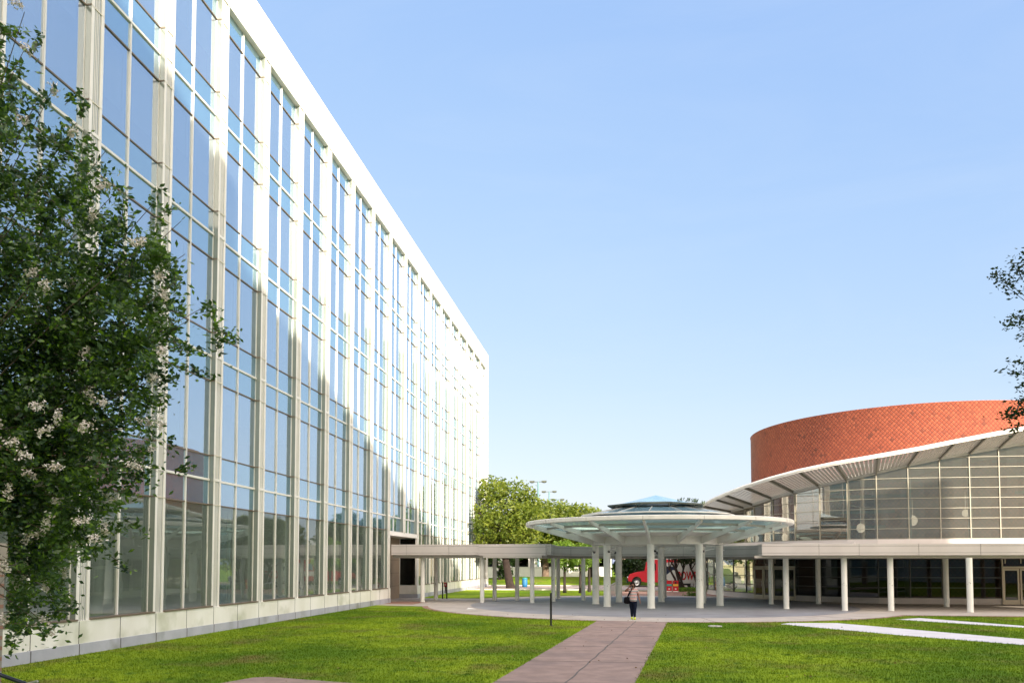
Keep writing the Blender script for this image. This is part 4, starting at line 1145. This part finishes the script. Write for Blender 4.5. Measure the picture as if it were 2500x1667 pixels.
cb = extr([(tx1+.05,.62),(tx1+.05,2.1),(tx1+.9,2.1),(tx1+1.3,1.35),(tx1+2.0,1.2),(tx1+2.0,.62)], ty-1., ty+1.); cb.build('cab', M['paint'], tk)
for x in (tx0+3.2, tx1+1.2):
    for s in (-1,1): wheel(tk, x, ty+s*.95, .44, .42, .28)
mb = MB(); mb.box(tx0+2.5,tx0+5,ty-1.08,ty-1.0,.62,.9); mb.build('side_skirt', M['black'], tk)
# recycling bins
M['teal'] = mat('teal_paint', (.05,.34,.31), .5); M['yellow'] = mat('yellow_paint', (.75,.42,.05), .5)
for i, (x, band) in enumerate(((3.95,'teal'),(4.52,'yellow'))):
    b = thing('recycling_bin', ('red recycling bin with a teal band, left of its pair','red recycling bin with a yellow band and round black opening')[i], 'bin', (x,71.2,0), 'red recycling bins by the drive')
    y = 71.2
    mb = MB(); mb.box(x-.24,x+.24,y-.24,y+.24,.06,1.02); mb.box(x-.26,x+.26,y-.26,y+.26,1.02,1.08); mb.build('body', M['red'], b)
    mb = MB(); mb.box(x-.23,x+.23,y-.256,y-.242,.60,.78); mb.build('band', M[band], b)
    mb = MB(); mb.box(x-.23,x+.23,y-.256,y-.242,.07,.17); mb.box(x-.07,x+.07,y-.256,y-.242,.30,.40); mb.build('marking', M['paint'], b)
    mb = MB()
    if i: mb.tube([(x,y-.25,.90),(x,y-.262,.90)], .09, 18); mb.build('opening', M['black'], b)
# standing sign near the entrance
sg = thing('standing_sign', 'narrow black two-post sign with a red top panel by the entrance', 'sign', (-13.2,56.6,0))
for s in (-1,1):
    mb = MB(); mb.box(-13.2+s*.16-.04,-13.2+s*.16+.04,56.55,56.65,0,1.18); mb.build('post', M['black'], sg)
mb = MB(); mb.box(-13.24,-13.04,56.50,56.545,.90,1.2); mb.build('red_panel', M['red'], sg)
mb = MB()
for i in range(6): mb.box(-13.13,-13.07,56.535,56.549,.45+i*.07,.49+i*.07)
mb.box(-13.18,-13.10,56.49,56.499,1.0,1.1)
pn = mb.build('lettering', M['paint'], sg)
mb = MB(); mb.box(-13.2,-13.05,56.55,56.6,.42,.9); mb.build('panel', M['black'], sg)
# bollard
bo = thing('bollard', 'slim black post standing in the lawn beside the plaza edge', 'bollard', (-3.05,32.6,0))
mb = MB(); mb.tube([(-3.05,32.6,0),(-3.05,32.6,1.34)], .045, 14); mb.build('post', M['black'], bo)
mb = MB(); mb.tube([(-3.05,32.6,1.34),(-3.05,32.6,1.37)], .052, 14); mb.tube([(-3.05,32.6,0),(-3.05,32.6,.03)], .09, 14); mb.build('cap', M['black'], bo)
# blue bin by the far oak, metal rail by the columns
bb = thing('blue_barrel', 'small blue litter barrel beside the big dark oak trunk', 'barrel', (-10.9,85.5,0))
mb = MB(); mb.lathe([(.001,.02),(.27,.02),(.3,.3),(.3,.7),(.27,.95),(.001,.95)], -10.9,85.5,18); mb.build('body', mat('blue_plastic', (.02,.16,.35), .5), bb)
mb = MB(); mb.lathe([(.001,.96),(.31,.96),(.31,1.02),(.001,1.08)], -10.9,85.5,18); mb.build('lid', M['teal'], bb)
rl = thing('metal_rail', 'grey metal railing beyond the plaza, behind the thick left columns', 'railing', (-1.0,64,0))
mb = MB(); mb.tube([(-1.15,61.8,0),(-1.15,61.8,.85),(-.75,66,1.0),(-.75,66,0)], .045, 8); mb.build('handrail', M['steel'], rl)
for k in range(7):
    mb = MB(); t = k/6; mb.tube([(-1.15+.4*t,61.8+4.2*t,0),(-1.15+.4*t,61.8+4.2*t,.85+.15*t)], .03, 6); mb.build('post', M['steel'], rl)
# manhole + litter
mb = MB(); mb.tube([(3.7,33.2,0),(3.7,33.2,.035)], .28, 20); tag(mb.build('drain_cover', M['kerb']), 'small pale drain cover in the right lawn near the plaza', 'drain cover')
mb = MB(); mb.add([(-8.9,43.5,.02),(-8.5,43.4,.03),(-8.3,43.65,.02),(-8.6,43.8,.06),(-8.8,43.7,.09)], [(0,1,2,3),(0,3,4)]); tag(mb.build('paper_litter', M['paint']), 'crumpled white paper lying on the plaza ring at left', 'litter')
# brick gate pillar + rail at the left edge
pr_ = thing('brick_pillar', 'brick pillar with pale stone cap at the left edge of the lawn', 'pillar', (-8.12,9.9,0))
x1 = -8.86
mb = MB(); mb.box(x1-.5,x1,9.6,10.1,0,2.44); mb.build('shaft', M['brick'], pr_)
M['stone'] = mat('cap_stone', (.42,.36,.30), .8, (.36,.31,.25), 3, bump=.2, bscale=20)
mb = MB(); mb.box(x1-.52,x1+.022,9.55,10.12,2.49,2.58); mb.box(x1-.5,x1-.004,9.6,10.1,2.44,2.49); mb.box(x1-.5,x1-.004,9.6,10.1,2.58,2.66)
mb.build('band', M['stone'], pr_)
mb = MB(); mb.box(x1-.6,x1+.05,9.52,10.15,2.66,2.89); mb.build('cap', M['stone'], pr_)
hr = thing('handrail', 'dark sloping metal rail end in the bottom left corner', 'railing', (-6,7.5,0))
mb = MB(); a = w2(-160,1590,8.6); b = w2(62,1668,8.6); c = w2(-160,1590,8.6); mb.tube([a,b], .022, 10); mb.build('rail', mat('blue_black_metal', (.012,.02,.045), .3), hr)
mb = MB(); mb.tube([a,(a.x,a.y,0)], .02, 8); c = w2(92,1662,8.6); e = w2(60,1670,8.6); mb.tube([b,(b.x,b.y,0)], .02, 8); mb.build('post', M['black'], hr)
mb = MB(); mb.tube([e,c], .015, 8); mb.build('end_bracket', M['steel'], hr)

# ------------------------------------------------------------------ person
def skin(name, verts, edges, radii, m, parent, sub=2, root=0):
    me = bpy.data.meshes.new(name); off = Vector((0,0,0)); q_ = parent
    me.from_pydata(verts, edges, []); me.materials.append(m)
    o = bpy.data.objects.new(name, me); col.objects.link(o)
    md = o.modifiers.new('skin', 'SKIN'); md.use_smooth_shade = True
    if not me.skin_vertices: me.skin_vertices.new()
    for i, r in enumerate(radii):
        sv_ = me.skin_vertices[0].data[i]; sv_.radius = r if hasattr(r,'__len__') else (r, r); sv_.use_root = (i == root)
    s_ = o.modifiers.new('sub', 'SUBSURF'); s_.levels = sub; s_.render_levels = sub
    o.parent = parent
    return o
PX, PY = 0.40, 36.9
pe = thing('person', 'person in striped shirt and dark jeans walking with one hand raised to the head', 'person', (PX,PY,.012))
m_skin = mat('skin', (.19,.085,.05), .5, (.16,.07,.042), 6)
V_ = []; E_ = []; R_ = []
def chain(pts, rad, start=None):
    prev = start
    for p, r in zip(pts, rad):
        V_.append(p); R_.append(r); i = len(V_)-1
        if prev is not None: E_.append((prev, i))
        prev = i
    return prev
# faces -Y, x right in picture.  root pelvis
pel = chain([(0,0,.90)], [(.145,.11)])
ch = chain([(0,.0,1.05),(0,0,1.22),(0,0,1.36)], [(.13,.10),(.15,.11),(.12,.09)], pel)
nk = chain([(-.005,-.01,1.44),(-.01,-.02,1.49)], [.052,.05], ch)
hd = chain([(-.012,-.035,1.545),(-.015,-.035,1.60),(-.018,-.025,1.65)], [(.068,.075),(.078,.09),(.062,.075)], nk)
# raised arm (picture left)
s1 = chain([(-.16,0,1.37),(-.27,-.03,1.33),(-.385,-.06,1.30)], [.058,.05,.043], ch)
s1 = chain([(-.30,-.09,1.38),(-.20,-.11,1.47)], [.038,.028], s1)
h1 = chain([(-.165,-.12,1.51)], [(.022,.035)], s1)
for k, (dx, dz) in enumerate(((-.03,.075),(-.008,.085),(.014,.08),(.034,.066))):
    chain([(-.155+dx*.5,-.125,1.53+dz*.4),(-.15+dx,-.115,1.535+dz)], [.0095,.008], h1)
chain([(-.13,-.13,1.51),(-.105,-.13,1.53)], [.0105,.009], h1)
# hanging arm
s2 = chain([(.16,0,1.37),(.205,.01,1.25),(.235,.02,1.10)], [.058,.048,.042], ch)
s2 = chain([(.275,-.02,.97),(.305,-.05,.85)], [.036,.026], s2)
h2 = chain([(.318,-.06,.80)], [(.022,.036)], s2)
for k, dy in enumerate((-.03,-.010,.010,.030)):
    chain([(.325,-.06+dy,.755),(.318,-.07+dy,.715+.006*abs(k-1.5)),(.308,-.08+dy,.69)], [.0095,.009,.008], h2)
chain([(.315,-.10,.785),(.312,-.115,.755)], [.0105,.009], h2)
# legs
for s, fy in ((-1,.10),(1,-.12)):
    hp = chain([(s*.085,0,.84),(s*.082,fy*.35,.64),(s*.068,fy*.5,.46),(s*.062,fy*.85,.26),(s*.058,fy*1.1,.09)], [.085,.078,.056,.05,.036], pel)
    chain([(s*.06,fy*1.1-.10,.04),(s*.062,fy*1.1-.17,.03)], [(.035,.03),.022], hp)
skin('body', V_, E_, R_, m_skin, pe)
def stripes():
    m, nt, out = nodes('striped_shirt')
    tc = nt.nodes.new('ShaderNodeTexCoord'); sp = nt.nodes.new('ShaderNodeSeparateXYZ'); nt.links.new(tc.outputs['Object'], sp.inputs[0])
    mu = N(nt, 'ShaderNodeMath', operation='MULTIPLY_ADD'); mu.inputs[1].default_value = 7.2; mu.inputs[2].default_value = .2; nt.links.new(sp.outputs[2], mu.inputs[0])
    fr = N(nt, 'ShaderNodeMath', operation='FRACT'); nt.links.new(mu.outputs[0], fr.inputs[0])
    rp = nt.nodes.new('ShaderNodeValToRGB'); rp.color_ramp.interpolation = 'CONSTANT'
    e = rp.color_ramp.elements; e[0].color = (.36,.10,.10,1); e[1].position = .28; e[1].color = (.55,.50,.48,1)
    n = e.new(.5); n.color = (.10,.13,.14,1); n = e.new(.75); n.color = (.52,.46,.44,1)
    nt.links.new(fr.outputs[0], rp.inputs[0])
    p = N(nt, 'ShaderNodeBsdfPrincipled', Roughness=.85); nt.links.new(rp.outputs[0], p.inputs['Base Color']); nt.links.new(p.outputs[0], out.inputs[0])
    return m
V_, E_, R_ = [], [], []
a = chain([(0,-.01,.79)], [(.205,.165)]); b = chain([(0,-.01,.92),(0,-.015,1.05),(0,0,1.2),(0,0,1.36)], [(.195,.16),(.185,.155),(.185,.135),(.14,.10)], a)
chain([(0,-.005,1.425)], [(.075,.065)], b)
chain([(-.15,0,1.37),(-.25,-.025,1.335)], [.074,.07], b); chain([(.15,0,1.37),(.205,.01,1.27),(.222,.015,1.19)], [.074,.066,.07], b)
skin('shirt', V_, E_, R_, stripes(), pe)
V_, E_, R_ = [], [], []
a = chain([(0,0,.93)], [(.165,.13)])
for s, fy in ((-1,.10),(1,-.12)): chain([(s*.09,0,.80),(s*.083,fy*.35,.62),(s*.070,fy*.5,.46),(s*.064,fy*.85,.26),(s*.060,fy*1.1,.10)], [.115,.105,.082,.070,.060], a)
skin('jeans', V_, E_, R_, mat('dark_denim', (.006,.009,.02), .9, (.010,.014,.03), 20, spec=.08), pe)
m_sh = mat('lime_shoe', (.50,.60,.03), .5)
for s, fy in ((-1,.10),(1,-.12)):
    y = fy*1.1; x = s*.062
    mb = MB(); mb.ball((x,y-.05,.052), (.050,.095,.05), 14); mb.ball((x,y-.13,.042), (.052,.085,.036), 14); mb.ball((x,y+.01,.085), (.045,.055,.05), 12); mb.box(x-.046,x+.046,y-.20,y+.045,.0,.02)
    mb.build('shoe', m_sh, pe, local=True)
mb = MB(); hc = (-.018,-.02,1.625)
mb.ball((hc[0],hc[1]+.04,hc[2]+.018), (.112,.108,.108), 18)
for s in (-1,1):
    for k in range(5): mb.tube([(hc[0]+s*(.075+.006*k),-.0+.015*k,1.65),(hc[0]+s*(.09+.004*k),.01+.015*k,1.54),(hc[0]+s*(.088-.004*k),.0+.015*k,1.44)], [.028,.026,.012], 7)
mb.build('hair', mat('black_hair', (.005,.004,.004), .8, spec=.1), pe, local=True)
mb = MB(); mb.ball((-.012,-.098,1.532), (.045,.025,.035), 12); mb.build('beard', mat('beard_hair', (.012,.01,.009), .8), pe, local=True)
m_eye = mat('eye', (.02,.015,.01), .3)
mb = MB()
for s in (-1,1): mb.ball((-.016+s*.03,-.122,1.61), (.012,.006,.006), 8)
mb.build('eyes', m_eye, pe, local=True)
mb = MB(); mb.tube([(-.015,-.118,1.615),(-.015,-.138,1.578),(-.015,-.122,1.57)], [.008,.014,.012], 8); mb.build('nose', m_skin, pe, local=True)
bg_ = thing('shoulder_bag', 'black shoulder bag hanging at the hip of the walking person', 'bag', (PX-.27,PY-.03,.8))
m_bag = mat('black_bag', (.005,.005,.007), .8, spec=.08)
mb = MB(); mb.ball((PX-.285,PY-.03,.885), (.155,.09,.17), 20)
for i, (x,y,z) in enumerate(mb.v):
    mb.v[i] = (PX-.285+math.copysign(min(abs((x-PX+.285)/.155)**.6,1)*.15, x-PX+.285), y, .885+math.copysign(min(abs((z-.885)/.17)**.6,1)*.165, z-.885))
mb.build('body', m_bag, bg_)
mb = MB(); pts = [(PX-.25,PY-.10,1.03),(PX-.17,PY-.145,1.2),(PX-.085,PY-.13,1.38),(PX-.055,PY-.05,1.45),(PX-.07,PY+.06,1.43),(PX-.2,PY+.13,1.2),(PX-.27,PY+.06,1.03)]
for p, q2 in zip(pts, pts[1:]): mb.beam(p, q2, .045, .012, up=(0,-1,0))
mb.build('strap', m_bag, bg_)
